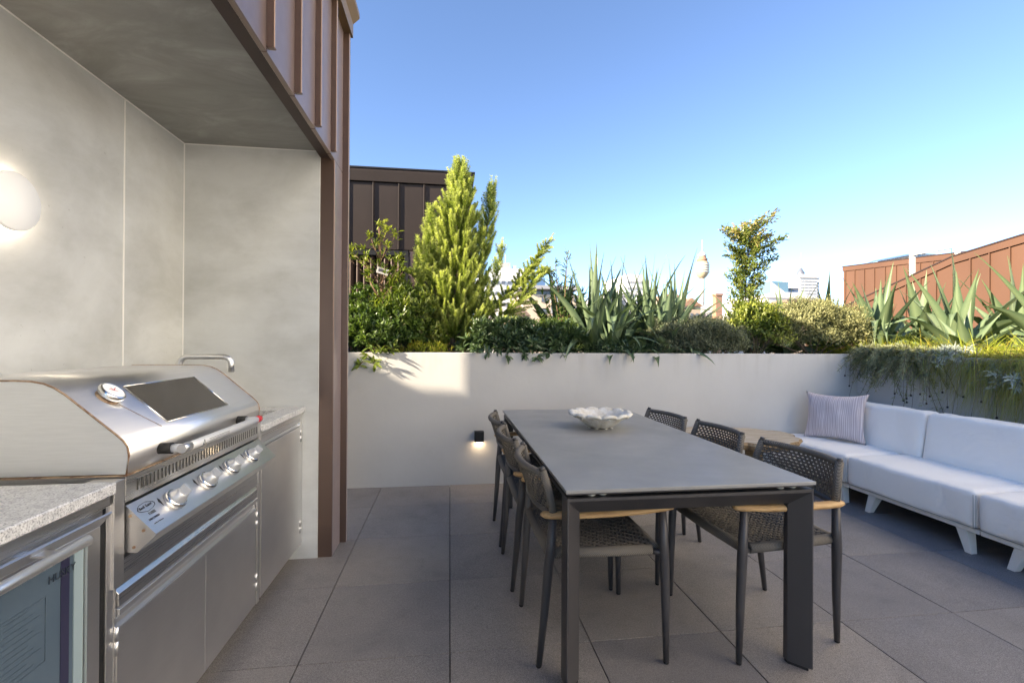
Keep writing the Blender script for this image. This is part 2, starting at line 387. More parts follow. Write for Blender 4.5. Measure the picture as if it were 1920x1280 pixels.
# scattered grit on the slabs
gb = MB()
for _ in range(150):
    gx_, gy_ = random.uniform(-.75, 3.1), random.choice([random.uniform(1.2, 4.2), 4.262-abs(random.gauss(0, .05))]); q = random.uniform(.0012, .0034)
    vs = [gb.bm.verts.new((gx_+random.uniform(-q, q)*1.5, gy_+random.uniform(-q, q), .0006+random.uniform(0, q))) for _k in range(4)]
    for tri_ in ((0, 1, 2), (0, 2, 3), (0, 3, 1), (1, 3, 2)): gb.face([vs[i_] for i_ in tri_])
gb.build('grit', 'grit', kind='stuff')
# planter (back run and right run)
pl = thing('planter', 'long waist high pale rendered planter wall along the back and right of the terrace', 'planter', (1.5, 4.3, 0))
MB().box((-2.6, 4.264, -.02), (4.12, 4.364, 1.192)).build('back_wall', 'render', pl, .004)
MB().box((4.12, -3.2, -.02), (4.22, 4.364, 1.188)).build('side_wall', 'render', pl, .004)
MB().box((-2.6, 5.75, -2), (6.5, 5.85, 1.10)).build('outer_wall', 'render', pl, .004)
MB().box((6.4, -3.2, -2), (6.5, 5.75, 1.10)).build('outer_wall', 'render', pl, .004)
def soil_sheet(x0, x1, y0, y1):
    nx, ny = int((x1-x0)/.12)+1, int((y1-y0)/.12)+1
    X, Y = np.meshgrid(np.linspace(x0, x1, nx), np.linspace(y0, y1, ny)); Z = 1.12+rng.uniform(-.02, .03, X.shape)
    V = np.stack([X, Y, Z], -1).reshape(-1, 3); i = np.arange((ny-1)*(nx-1)); a = (i//(nx-1))*nx+i % (nx-1)
    return V, np.stack([a, a+1, a+nx+1, a+nx], 1)
V1, F1 = soil_sheet(-2.6, 6.4, 4.36, 5.76); V2, F2 = soil_sheet(4.21, 6.4, -3.2, 4.36)
raw('soil', np.vstack([V1, V2]), np.vstack([F1, F2+len(V1)]), 'mulch', kind='structure')

# ================================================================== KITCHEN ALCOVE BUILDING
kb = thing('pavilion', 'kitchen pavilion with grey plaster alcove and brown standing seam metal cladding', 'building', (-1.3, 3.0, 0))
MB().box((-1.64, -3.0, -.02), (-1.52, 2.413, 2.418)).build('plaster_panel', 'plaster', kb)
MB().box((-1.64, 2.418, -.02), (-1.521, 3.10, 2.418)).build('plaster_panel', 'plaster', kb)
MB().box((-1.525, 2.4120, -.02), (-1.5170, 2.4190, 2.4145)).build('joint_bead', 'bead', kb)
MB().box((-1.525, -3.0, 2.4135), (-1.5165, 2.909, 2.4185)).build('joint_bead', 'bead', kb)
MB().box((-1.5205, 2.908, -.02), (-1.516, 2.9135, 2.4135)).build('joint_bead', 'bead', kb)
MB().box((-1.516, 2.9095, 2.4130), (-.775, 2.9135, 2.4185)).build('joint_bead', 'bead', kb)
MB().box((-1.521, 2.913, -.02), (-.772, 3.10, 2.418)).build('side_wall', 'plaster', kb, .002)
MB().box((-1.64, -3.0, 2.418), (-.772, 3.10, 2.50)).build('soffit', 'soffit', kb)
MB().box((-.772, -3.0, 2.380), (-.7135, 2.918, 2.4175)).build('soffit_trim', 'bronze_dark', kb, .001)
# corner post: dark face towards the camera, flat pan to the terrace
MB().box((-.772, 2.920, -.004), (-.692, 3.10, 2.386)).build('post_cladding', 'bronze', kb, .002)
# solid body behind the cladding
MB().box((-3.68, -3.0, 2.502), (-.71, 3.12, 3.32)).build('upper_body', 'bronze_dark', kb)
MB().box((-3.68, -3.0, -.02), (-1.645, 3.12, 2.50)).build('rear_body', 'bronze_dark', kb)
# cladding pans and ribs at 0.32 pitch
ys = [2.825-.32*i for i in range(0, 18)]
pan = None
edges = [3.12]+ys
for i in range(len(edges)-1):
    y1, y0 = edges[i], edges[i+1]
    MB().box((-.712, y0+.002, 2.372), (-.690, y1-.002, 3.34)).build('cladding_pan', 'bronze', kb, .0015)
MB().box((-.712, 2.925, .0), (-.6905, 3.118, 2.366)).build('cladding_pan', 'bronze', kb, .0015)
ribm = None
for y in ys:
    if ribm is None:
        o = MB().box((-.69, -.010, 2.384), (-.658, .012, 3.33)).build('rib', 'bronze', kb, .003, local=True); ribm = o.data
        o.location = Vector((0, y, 0))-kb.location
    else:
        o = link('rib', ribm, kb); o.location = Vector((0, y, 0))-kb.location
MB().box((-.712, 3.120, .0), (-.652, 3.150, 3.33)).build('corner_flashing', 'bronze', kb, .002)
MB().prism([(-.692, 3.27), (-.640, 3.27), (-.640, 3.36), (-.600, 3.40), (-.600, 3.43), (-.712, 3.43), (-.712, 3.34)], -3.0, 3.17, 'y').build('eave_cap', 'brass_cap', kb)
MB().box((-3.68, -3.0, 3.33), (-.712, 3.15, 3.42)).build('roof', 'bronze_dark', kb)

wb = thing('sun_blocker', 'unseen dark block added west of the terrace, its top shaped to outline the sun patch', 'building', (-10, 0, 0))
MB().prism([(-3, -6), (6, -6), (6, 4.9), (2.5, 4.9), (2.08, 4.46), (1.96, 4.40), (1.84, 4.56), (1.72, 4.66), (-3, 4.9)], -12.0, -8.0, 'x').build('body', 'bronze_dark', wb)  # added sun blocker; its top profile cuts the sun patch on the planter wall
# ================================================================== NEIGHBOUR: DARK BUILDING BEHIND LEFT
db = thing('townhouse', 'dark brown metal clad rooftop building with black louvres behind the conifer', 'building', (-1.5, 6.9, 0))
Yd = 6.6
MB().box((-6.5, Yd+.03, 2.552), (.29, 13, 3.47)).build('upper_body', 'bronze_far', db)
MB().box((-.565, Yd+.03, -2), (.29, 13, 2.548)).build('lower_body', 'bronze_far', db)
MB().box((-6.5, Yd+.40, -2), (-.565, 13, 2.548)).build('recess', 'black_metal', db)
MB().prism([(Yd+.03, 3.475), (Yd-.03, 3.475), (Yd-.05, 3.61), (Yd-.05, 3.64), (13, 3.64), (13, 3.475)], -6.5, .30, 'x').build('fascia', 'bronze_far', db, .004)
MB().box((-6.5, Yd-.06, 3.643), (.335, 13, 3.665)).build('roof_cap', 'black_metal', db, .002)
for i in range(-8, 2):
    xx = -.709+.343*i
    x2 = min(xx+.343, .29)
    if x2 <= xx: continue
    MB().box((xx+.004, Yd, 2.556), (x2-.004, Yd+.03, 3.47)).build('cladding_panel', 'bronze_far', db, .003)
    MB().box((xx-.008, Yd-.022, 2.556), (xx+.008, Yd, 3.47)).build('rib', 'bronze_far', db, .003)
for xa, xb in ((-.562, -.37), (-.366, -.026), (-.022, .29)):
    MB().box((xa, Yd+.004, .5), (xb, Yd+.03, 2.545)).build('cladding_panel', 'bronze', db, .003)
MB().box((-3.6, Yd-.005, 2.475), (-.575, Yd+.05, 2.546)).build('louvre_frame', 'black_metal', db, .002)
MB().box((-.625, Yd-.005, .6), (-.57, Yd+.05, 2.475)).build('louvre_frame', 'black_metal', db, .002)
lm = None
for i in range(26):
    xx = -.69-.0915*i
    if lm is None:
        o = MB().box((-.011, -.045, .7), (.011, .045, 2.475)).build('louvre', 'bronze_dark', db, .002, local=True); lm = o.data
    else: o = link('louvre', lm, db)
    o.location = Vector((xx, Yd+.06, 0))-db.location; o.rotation_euler = (0, 0, R(-38))

# ================================================================== NEIGHBOUR: RUST RED SLOPED WALLS, RIGHT
def sloped_wall(name, label, X, top, seam0, pitch, y0, y1, th, depth):
    t = thing(name, label, 'building', (X, (y0+y1)/2, 0))
    ys_ = [y0]+[y for y, z in top if y0 < y < y1]+[y1]
    def zt(y):
        for (a, za), (b, zb) in zip(top, top[1:]):
            if a <= y <= b or (b == top[-1][0] and y > b) or (a == top[0][0] and y < a): return za+(zb-za)*(y-a)/(b-a)
    poly = [(y, zt(y)-.012) for y in ys_]+[(y1, -4), (y0, -4)]
    MB().prism(poly, X+.03, X+depth, 'x').build('body', 'rust_metal', t)
    k = math.ceil((y0-seam0)/pitch); cur = y0; seams = []
    while seam0+pitch*k < y1: seams.append(seam0+pitch*k); k += 1
    for s0, s1 in zip([y0]+seams, seams+[y1]):
        mids = [y for y in ys_ if s0+.01 < y < s1-.01]
        pts = [s0+.006]+mids+[s1-.006]
        MB().prism([(y, zt(y)-th) for y in pts]+[(s1-.006, -.5), (s0+.006, -.5)], X, X+.03, 'x').build('cladding_panel', 'rust_metal', t, .003)
    for s_ in seams:
        MB().box((X-.03, s_-.009, -.5), (X, s_+.009, zt(s_)-th)).build('rib', 'rust_metal', t)
    poly = [(y, zt(y)-.014) for y in ys_]+[(y, zt(y)-th+.004) for y in ys_[::-1]]
    MB().prism(poly, X-.035, X+.03, 'x').build('fascia', 'rust_metal', t)
    poly = [(y, zt(y)+.012) for y in ys_]+[(y, zt(y)-.012) for y in ys_[::-1]]
    MB().prism(poly, X-.05, X+depth, 'x').build('roof_cap', 'bronze_dark', t)
    return t
sloped_wall('row_house', 'nearer rust red metal clad gable whose roof edge climbs towards the right', 9.3,
            [(4.0, 3.42), (6.48, 3.106), (7.54, 2.951), (8.462, 2.659), (9.995, 2.194), (11.2, 1.83)], 6.66, .3, 3.2, 11.2, .14, 4.0)
sloped_wall('row_house', 'farther rust red metal clad wall with a nearly level roof edge', 14.0,
            [(9.0, 3.74), (11.9, 3.915), (15.12, 4.10)], 11.92, .382, 8.0, 15.1, .17, 6.0)
pg = thing('roof_frame', 'white painted steel portal frame above the rust red roofs', 'frame', (10.6, 9.2, 2))
MB().box((10.55, 9.46, 1.8), (10.63, 9.54, 3.47)).build('post', 'far_white', pg)
MB().box((10.55, 8.55, 3.36), (10.63, 9.46, 3.44)).build('beam', 'far_white', pg)
MB().box((10.55, 8.50, 3.00), (10.63, 8.55, 3.44)).build('post', 'far_white', pg)

# unseen pale block added past the right edge to bounce sunlight onto the terrace
nb = thing('bounce_block', 'tall pale block added past the right edge of the view to bounce sunlight', 'building', (9, -4, 0))
MB().box((6.9, -15, -6), (14, 4.0, 12.0)).build('wall', 'bounce_render', nb)
MB().box((6.75, -15.1, 12.0), (14.1, 4.1, 12.25)).build('parapet', 'far_white', nb)
for iy in range(6):
    for iz in range(3):
        MB().box((6.88, -13.6+3.0*iy, .9+2.9*iz), (6.92, -12.5+3.0*iy, 2.3+2.9*iz)).build('window', 'far_window', nb)

# ================================================================== FAR CITY (bearing ratios x/y and z/y at assumed distances)
def wins(t, x0, x1, z0, z1, y, nx, nz, fw=.5, fh=.5, mat='far_window', name='window', d=.25):
    dx, dz = (x1-x0)/nx, (z1-z0)/nz; me = None
    for i in range(nx):
        for j in range(nz):
            cx, cz = x0+dx*(i+.5), z0+dz*(j+.5)
            if me is None:
                o = MB().box((-dx*fw/2, -d, -dz*fh/2), (dx*fw/2, d, dz*fh/2)).build(name, mat, t, local=True); me = o.data
            else: o = link(name, me, t)
            o.location = Vector((cx, y, cz))-t.location
def block(name, label, x0, x1, y, dep, top, mat, cat='building', base=-18):
    t = thing(name, label, cat, ((x0+x1)/2, y, base))
    MB().box((x0, y, base), (x1, y+dep, top)).build('wall', mat, t); return t
# cream apartment block with balconies
D = 120.
t = thing('apartment_block', 'cream apartment block with balconies and a dark flat roof slab', 'building', (28, D, -18))
MB().box((18.8, D, -18), (34.5, D+26, 14.0)).build('wall', 'far_cream', t)
MB().box((18.2, D-1.4, 15.3), (33.6, D+27, 16.2)).build('roof_slab', 'far_grey', t)
MB().box((20.0, D+1.5, 14.0), (32.6, D+24, 15.3)).build('penthouse', 'far_window', t)
MB().box((21.5, D+5, 16.2), (25.6, D+14, 18.9)).build('plant_room', 'far_blue', t)
wins(t, 23.2, 25.4, 0, 14.0, D, 1, 5, .62, .42)
wins(t, 29.6, 33.9, 0, 14.0, D, 2, 5, .42, .42)
for j in range(5):
    MB().box((25.9, D-1.2, .6+2.8*j), (29.3, D, .8+2.8*j)).build('balcony', 'far_concrete', t)
    MB().box((25.9, D-1.2, .8+2.8*j), (29.3, D-1.1, 1.7+2.8*j)).build('railing', 'far_grey', t)
    MB().box((26.2, D-.1, .9+2.8*j), (29.0, D+.1, 2.9+2.8*j)).build('window', 'far_window', t)
# white stepped modern building
t = block('office_building', 'bright white stepped building with rooftop plant behind the conifer', 9.0, 27.0, 150, 30, 23.0, 'far_white')
MB().box((13.0, 154, 23), (24.4, 175, 26.0)).build('upper_storey', 'far_white', t)
MB().box((17.0, 156, 26), (20.0, 160, 28.2)).build('plant_room', 'far_concrete', t)
MB().box((21.0, 156, 26), (22.0, 158, 27.4)).build('plant_room', 'far_concrete', t)
MB().tube([(18.5, 157, 28), (18.5, 157, 31)], .12, 6).build('mast', 'far_white', t)
wins(t, 10, 26, 12, 22.5, 150, 8, 3, .6, .3)
t = block('cottage', 'small brown shingle roofed house left of the cream block', 11.6, 15.2, 90, 14, 6.6, 'far_brown')
MB().prism([(11.2, 6.6), (15.6, 6.6), (13.4, 8.6)], 89.5, 104, 'y').build('roof', 'far_brown', t)
# blocks between the agaves
t = block('office_building', 'grey building with tall vertical windows behind the agave leaves', 45, 50.5, 130, 30, 15.6, 'far_grey'); wins(t, 45.3, 50.2, 4, 14.5, 130, 6, 2, .5, .8)
t = block('office_building', 'white square office tower behind the agave leaves', 75.5, 84.2, 195, 30, 31.4, 'far_white'); wins(t, 76, 84, 8, 29.5, 195, 7, 8, .6, .34, 'far_concrete')
t = block('terrace_house', 'peach rendered house with a narrow gable behind the agaves', 49, 51.6, 100, 12, 11.8, 'far_tan'); MB().prism([(48.8, 11.8), (51.8, 11.8), (50.3, 12.9)], 99.7, 112, 'y').build('roof', 'far_brick', t)
t = block('terrace_house', 'low tan house with a red tiled roof beside the observation tower', 52.0, 56.6, 100, 16, 9.9, 'far_tan'); MB().prism([(51.6, 9.9), (57.0, 9.9), (54.3, 11.8)], 99.6, 117, 'y').build('roof', 'far_brick', t); wins(t, 52.3, 56.3, 5, 9.4, 100, 3, 1, .4, .5)
t = block('warehouse', 'long white flat roofed building behind the sapling', 56.8, 65.6, 108, 24, 10.8, 'far_white'); wins(t, 57, 65.4, 5, 10.2, 108, 6, 1, .55, .4)
t = block('chimney', 'square brick chimney stack rising behind the sapling', 63.4, 65.0, 105, 1.6, 13.0, 'far_brick', 'chimney'); MB().box((63.2, 104.8, 13.0), (65.2, 106.8, 13.5)).build('cap', 'far_brick', t)
t = block('warehouse', 'low white shed roofs under the teal glass building', 82.5, 96.5, 113, 30, 13.6, 'far_white'); MB().prism([(82, 13.6), (97, 13.6), (92, 15.2), (85, 15.0)], 112.6, 144, 'y').build('roof', 'far_white', t); wins(t, 83, 96, 8, 13, 113, 7, 1, .6, .45)
t = block('terrace_house', 'tan rendered house with a brown roof below the tall cream tower', 84.5, 92.5, 108, 12, 12.0, 'far_tan'); MB().box((84, 107.5, 12.0), (93, 120.4, 12.7)).build('roof', 'far_brown', t)
# teal glass building with slanted top
D = 420.
t = thing('glass_tower', 'teal glass office building with a slanted roof', 'building', (320, D, -18))
MB().prism([(311, -18), (329.5, -18), (329.5, 62.8), (311, 63.2)], D, D+50, 'y').build('wall', 'far_glass', t)
wins(t, 311.6, 329, 20, 50, D, 6, 7, .8, .5, 'far_blue', d=.6)
MB().prism([(311, 51.2), (330, 51.2), (330, 52.4), (311, 52.4)], D-1, D, 'y').build('cornice', 'far_white', t)
MB().prism([(311, 62.5), (311, 52.4), (326, 52.4)], D-.8, D, 'y').build('gable', 'far_white', t)
t = block('office_building', 'blue grey slab office behind the teal glass building', 334, 349, 430, 40, 58.6, 'far_slate'); wins(t, 335, 348, 20, 57, 430, 5, 7, .8, .5, 'far_blue', d=.6)
# tall cream tower with dome and mast
D = 500.
t = thing('heritage_tower', 'tall cream office tower with a small domed turret and a mast', 'building', (421, D, -18))
MB().box((407, D, -18), (432, D+30, 80.5)).build('wall', 'far_white', t)
MB().box((410, D+2, 80.5), (430, D+28, 84.6)).build('upper_storey', 'far_white', t)
MB().box((406, D-1, 79.6), (433, D+31, 80.8)).build('cornice', 'far_concrete', t)
MB().lathe([(4.2, 84.6), (4.2, 88), (3.0, 90), (1.6, 92.6), (.7, 94)], (419.6, D+14, 0), n=12).build('dome', 'far_slate', t)
MB().tube([(419.6, D+14, 94), (419.6, D+14, 112)], [.7, .3], 6).build('mast', 'far_white', t)
wins(t, 412, 428, 30, 78, D, 3, 13, .82, .38, 'far_grey', d=.5); wins(t, 407.6, 411.6, 30, 78, D, 2, 13, .4, .5, 'far_grey', d=.5); wins(t, 428.6, 431.6, 30, 76, D, 1, 12, .6, .7, 'far_window', d=.5)
# observation tower: slender shaft, gold drum turret, white top, spindle
D = 1100.; TX = .5692*D
t = thing('observation_tower', 'slender observation tower with a golden drum shaped turret and a mast', 'tower', (TX, D, -18))
MB().lathe([(7.5, -18), (6.0, 100), (5.6, 166)], (TX, D, 0), n=20).build('shaft', 'far_concrete', t)
MB().lathe([(6, 166), (11, 171), (15.2, 177), (16.4, 184), (16.8, 199), (15.6, 205), (13, 208)], (TX, D, 0), n=28).build('turret', 'far_gold', t)
for zz in (180, 186, 192, 198): MB().lathe([(16.6, zz), (17.5, zz+.4), (17.5, zz+2.2), (16.6, zz+2.6)], (TX, D, 0), n=28).build('deck_ring', 'far_white', t)
MB().lathe([(12.5, 208), (12.5, 215), (9.5, 217), (9.5, 222)], (TX, D, 0), n=24).build('upper_deck', 'far_brick', t)
MB().lathe([(10.0, 221), (9.5, 226), (5.5, 229), (3.0, 233)], (TX, D, 0), n=20).build('crown', 'far_white', t)
MB().tube([(TX, D, 232), (TX, D, 245), (TX, D, 262)], [2.6, 1.6, 1.0], 8).build('mast', 'far_white', t)
# blue glass curved roof building beyond the red walls
D = 60.
t = thing('glass_rooftop', 'distant rooftop with a curved blue glass roof and white louvres', 'building', (68.5, D, 0))
MB().box((67.3, D, -10), (70.8, D+6, 14.75)).build('wall', 'far_white', t)
MB().prism([(66.2, 14.4), (67.6, 14.9), (68.8, 15.1), (70.9, 15.45), (70.9, 15.1), (68.8, 14.85), (67.6, 14.6)], D-.4, D+7, 'y').build('roof', 'far_blue', t)
wins(t, 67.7, 70.5, 13.2, 14.7, D, 4, 2, .7, .5, 'far_glass', d=.1)
# ================================================================== OUTDOOR KITCHEN
FX = -.86
# ---- bar fridge (front plane x=-.86), y .70-1.292
fr = thing('bar_fridge', 'glass door bar fridge with steel frame under the near granite worktop', 'fridge', (-1.1, 1.0, 0))
MB().box((-1.45, .66, .09), (FX-.035, 1.296, .84)).build('cabinet', 'steel_dark', fr)
dr = MB().box((FX-.03, 1.252, .10), (FX, 1.294, .822)).box((FX-.03, .68, .10), (FX, .72, .822)).box((FX-.03, .72, .10), (FX, 1.252, .15)).box((FX-.03, .72, .790), (FX, 1.252, .822)).build('door_frame', 'steel', fr, .002)
MB().box((FX-.022, .72, .15), (FX-.010, 1.252, .790)).build('door_glass', 'fridge_glass', fr)
MB().box((FX-.0095, 1.186, .152), (FX-.0085, 1.210, .788)).build('seal_strip', 'purple', fr)
MB().box((FX-.0095, 1.222, .152), (FX-.0075, 1.250, .788)).build('seal_strip', 'fridge_light', fr)
hd = MB().tube([(FX+.055, .70, .829), (FX+.055, 1.172, .834)], .0115, 14).build('handle', 'steel_hood', fr)
MB().box((FX-.001, 1.075, .838), (FX+.055, 1.105, .842)).build('bracket', 'steel', hd)
MB().box((FX-.001, .76, .838), (FX+.055, .79, .842)).build('bracket', 'steel', hd)
MB().prism([(FX+.001, .822), (FX+.030, .855), (FX+.026, .858), (FX-.004, .828)], .70, 1.29, 'y').build('door_lip', 'satin', fr)
zx, zy = (0, 1, 0), (0, 0, 1)
gx = FX-.0088
lb = MB()
for k in range(11): lb.box((gx, 1.028, .715-.012*k), (gx+.0006, 1.028+.105*(.7+.3*((k*7) % 3)/2), .718-.012*k))
lb.box((gx, 1.022, .585), (gx+.0006, 1.0235, .725)); lb.box((gx, 1.145, .585), (gx+.0006, 1.1465, .725)); lb.box((gx, 1.022, .585), (gx+.0006, 1.1465, .5865)); lb.box((gx, 1.022, .7235), (gx+.0006, 1.1465, .725))
lb.box((gx, .90, .545), (gx+.0006, .985, .563))
lb2 = MB()
for k in range(9): lb2.box((gx, 1.052, .560-.031*k), (gx+.0007, 1.064, .565-.031*k))
lb2.build('print', 'print_dark', fr)
lb.build('print', 'print_grey', fr)
text('HUSKY', .024, 'print_dark', fr, (FX-.0070, 1.150, .748), zx, zy)
# cabinet rail and granite
sk = thing('cabinet_frame', 'stainless steel rail and upright framing the near worktop and fridge', 'frame', (-1.1, 1.1, 0))
MB().box((-1.50, .55, .861), (FX+.003, 1.322, .889)).build('rail', 'steel_h', sk, .001)
MB().box((-1.50, .55, .836), (FX-.004, 1.306, .860)).build('rail', 'steel_h', sk, .001)
MB().box((FX-.06, 1.302, .09), (FX-.006, 1.318, .860)).build('upright', 'black_metal', sk)
MB().box((-1.50, 1.319, .09), (FX-.003, 1.346, .860)).build('upright', 'steel', sk, .001)
gt = MB().box((-1.517, .50, .890), (-.845, 1.326, .920)).build('worktop', 'granite', None, .003)
setp(gt, 'near slab of pale speckled granite above the glass fridge', 'worktop')
# ---- barbecue
bq = thing('barbecue', 'stainless steel built in gas barbecue with closed hood and four knobs', 'barbecue', (-1.1, 1.82, .6))
Y0, Y1 = 1.384, 2.258
prof = [(FX, .922), (-.854, .975), (-.858, .998), (-.868, 1.013), (-.884, 1.029), (-1.010, 1.139), (-1.036, 1.157), (-1.060, 1.168), (-1.09, 1.174), (-1.13, 1.176), (-1.38, 1.176), (-1.43, 1.15), (-1.47, 1.05), (-1.475, .922)]
hb = MB()
bmv = [[hb.bm.verts.new((x, y, z)) for x, z in prof] for y in (Y0, Y1)]
for i in range(len(prof)-1):
    hb.smooth = True; hb.face([bmv[0][i], bmv[0][i+1], bmv[1][i+1], bmv[1][i]])
hood = hb.build('hood', 'steel_hood', bq)
md = hood.modifiers.new('solid', 'SOLIDIFY'); md.thickness = .0015; md.offset = -1
for yy, nm in ((Y0, 'n'), (Y1, 'f')):
    s_ = 1 if nm == 'n' else -1
    pf = [(x*1.0-(.003 if x > -1.1 else -.003), min(z, 1.1735) if z > .93 else z+.002) for x, z in prof]
    MB().prism(pf, yy+s_*.002, yy+s_*.006, 'y').build('hood_side', 'hood_side', hood)
    rb = MB(); pr = [(x, yy+s_*.0015, z) for x, z in prof]
    rb.tube(pr, .0026, 6); rb.build('rusty_seam', 'rust', hood)
def slope(y, t, off):       # point on the sloped hood face; t 0..1 bottom to top
    a = Vector((-.884, y, 1.029)); b = Vector((-1.010, y, 1.139)); n = Vector((.110, 0, .126)).normalized()
    return a+(b-a)*t+n*off
wn = MB(); A, B_ = slope(1.605, -.02, .0022), slope(2.012, -.02, .0022); Cc, Dd = slope(2.012, .995, .0022), slope(1.605, .995, .0022)
wq = [A, B_, Cc, Dd]; n_ = Vector((.110, 0, .126)).normalized()*.001
wn.quad(*wq); window = wn.build('window', 'glass_dark', hood)
fq = MB()
for p, q in ((A, B_), (B_, Cc), (Cc, Dd), (Dd, A)): fq.tube([p+n_*.4, q+n_*.4], .0022, 6)
fq.build('window_trim', 'chrome', window)
# gauge
gc = slope(1.500, .80, 0); gn = Vector((.110, 0, .126)).normalized()
gg = MB().lathe([(.026, 0), (.026, .010), (.034, .013), (.036, .020), (.035, .027), (.031, .030), (.0295, .0285)], gc, gn, 32).build('thermometer', 'chrome', hood)
MB().lathe([(.0295, .0287), (.0295, .0292)], gc, gn, 28).build('dial', 'lamp_face', gg)
emr = mk('red_mark', (.55, .03, .04), .5)
nd = MB(); gu = Vector((0, 1, 0)); gv = gn.cross(gu)
for ang, ln in ((.5, .018), (1.7, .012), (-.5, .012), (2.6, .014)):
    d = gu*math.cos(ang)+gv*math.sin(ang); q = gn.cross(d)
    c0 = gc+gn*.0296; nd.quad(c0-q*.0014, c0+q*.0014, c0+d*ln+q*.0008, c0+d*ln-q*.0008)
nd.build('needle', 'red_mark', gg)
rs = MB()
for k in range(9):
    a0 = slope(1.512+.006*k, .60-.075*k, .0010); a1 = slope(1.512+.006*(k+1), .60-.075*(k+1), .0010); rs.tube([a0, a1], .0009, 5)
rs.build('rust_streak', 'rust', hood)
MB().lathe([(.031, -.002), (.031, .004), (.028, .006)], gc, gn, 24).build('rust_ring', 'rust', gg)
# handle
hz, hx = .962, -.785
hn = MB().tube([(hx, 1.527, hz+.002), (hx, 1.60, hz+.001), (hx, 2.045, hz)], .0130, 16).build('handle', 'handle_grey', hood)
MB().tube([(hx+.0005, 1.502, hz+.002), (hx, 1.545, hz+.002)], .0132, 16).build('handle_end', 'satin', hn)
MB().tube([(hx+.0005, 2.040, hz), (hx, 2.075, hz)], .0135, 16).build('handle_end', 'red_mark', hn)
for yy in (1.525, 2.04):
    MB().tube([(-.858, yy, hz), (-.822, yy, hz)], .0165, 16).build('spacer', 'rubber', hn)
    MB().tube([(-.822, yy, hz), (hx, yy, hz)], .0125, 16).build('standoff', 'handle_grey', hn)
tx = MB()
for k in range(3): tx.box((hx+.0118, 1.64, hz+.004-.004*k), (hx+.0132, 1.78, hz+.005-.004*k))
tri = MB()
for p, q in (((1.600, hz-.006), (1.618, hz-.006)), ((1.600, hz-.006), (1.609, hz+.008)), ((1.618, hz-.006), (1.609, hz+.008))):
    tri.tube([(hx+.0130, p[0], p[1]), (hx+.0130, q[0], q[1])], .0007, 4)
tx.build('caution_print', 'ink_soft', hn); tri.build('warning_triangle', 'ink', hn)
# vent strip with slots
MB().box((-1.47, Y0, .848), (FX, Y1, .918)).build('vent_strip', 'steel_h', bq, .001)
MB().box((-1.475, Y0-.002, .9185), (FX+.0015, Y1, .9215)).build('rusty_rim', 'rust', bq)
slot = None
for k in range(44):
    yy = 1.430+.0188*k
    if slot is None:
        o = MB().box((-.0012, -.0013, -.0155), (.0012, .0013, .0155)).build('vent_slot', 'ink', bq, local=True); slot = o.data
        l_ = MB().box((0, .0013, -.0155), (.0030, .0060, .0155)).build('slot_lip', 'chrome', o, local=True); lip = l_.data
    else:
        o = link('vent_slot', slot, bq); link('slot_lip', lip, o)
    o.location = Vector((FX, yy, .884))-bq.location
# control panel: tilted plate x -.86..-.79, z .837..-.762
P0 = Vector((FX, 0, .838)); P1 = Vector((-.785, 0, .760)); pn = Vector((P0.z-P1.z, 0, P1.x-P0.x)).normalized()
pn = Vector((.078, 0, .075)).normalized()
def pan(y, t, off=0): v = P0+(P1-P0)*t+pn*off; return Vector((v.x, y, v.z))
cp = MB().prism([(P0.x, P0.z), (P1.x, P1.z), (P1.x-.003, P1.z-.006), (-.832, .712), (FX, .715)], Y0, 2.262, 'y').build('control_panel', 'steel', bq)
MB().prism([(P0.x, P0.z+.0005), (P1.x, P1.z+.0005), (P1.x+.0008, P1.z+.0022), (P0.x+.0008, P0.z+.0022)], Y0-.001, 2.263, 'y').build('face_plate', 'satin', cp)
for yy, tt in ((1.383, None),):
    for (x_, z_) in ((-.848, .812), (-.815, .772), (-.838, .728)):
        MB().tube([(x_, Y0-.003, z_), (x_, Y0+.001, z_)], .004, 8).build('screw', 'rust', cp)
kn0 = None
for yy in (1.535, 1.725, 1.902, 2.082):
    c0 = pan(yy, .48, .002)
    if kn0 is None:
        ang_tf = Matrix((Vector((0, 1, 0)), pn.cross(Vector((0, 1, 0))), pn)).transposed()
        bz = MB().lathe([(.034, 0), (.034, .008), (.0335, .012), (.031, .016), (.029, .016), (.028, .012)], n=28).build('bezel', 'chrome', None, local=True)
        kb_ = MB().lathe([(.0265, .010), (.026, .020), (.020, .034), (.0165, .040)], n=24).box((-.0055, -.0150, .036), (.0055, .0150, .058)).build('knob', 'knob_grey', bz, local=True)
        mkr = MB().box((-.038, .036, 0), (.002, .040, .0006)).build('dial_mark', 'ink', bz, local=True)
        bpy.data.objects.remove(mkr)
        kn0 = (bz, ang_tf); o = bz
    else:
        o = kn0[0].copy(); C.objects.link(o); q = kb_.copy(); C.objects.link(q); q.parent = o
    o.parent = cp; o.name = 'bezel'
    o.matrix_local = Matrix.Translation(c0-wloc(cp)) @ kn0[1].to_4x4()
    MB().quad(pan(yy-.052, .30, .0026), pan(yy-.044, .18, .0026), pan(yy-.040, .26, .0026), pan(yy-.046, .48, .0026)).build('dial_mark', 'ink', cp)
xd, yd = Vector((0, 1, 0)), (P0-P1).normalized()
text('Beef', .0125, 'ink', cp, pan(1.4055, .285, .003), xd+yd*.06, yd)
text('Eater', .0125, 'ink', cp, pan(1.4335, .275, .003), xd+yd*.06, yd)
text('1100S', .0125, 'ink_soft', cp, pan(1.418, .50, .003), xd, yd)
text('DISCOVERY', .0085, 'ink', cp, pan(1.402, .635, .003), xd, yd, sx=1.05)
text('outdoor kitchens', .006, 'ink_soft', cp, pan(1.405, .77, .003), xd, yd)
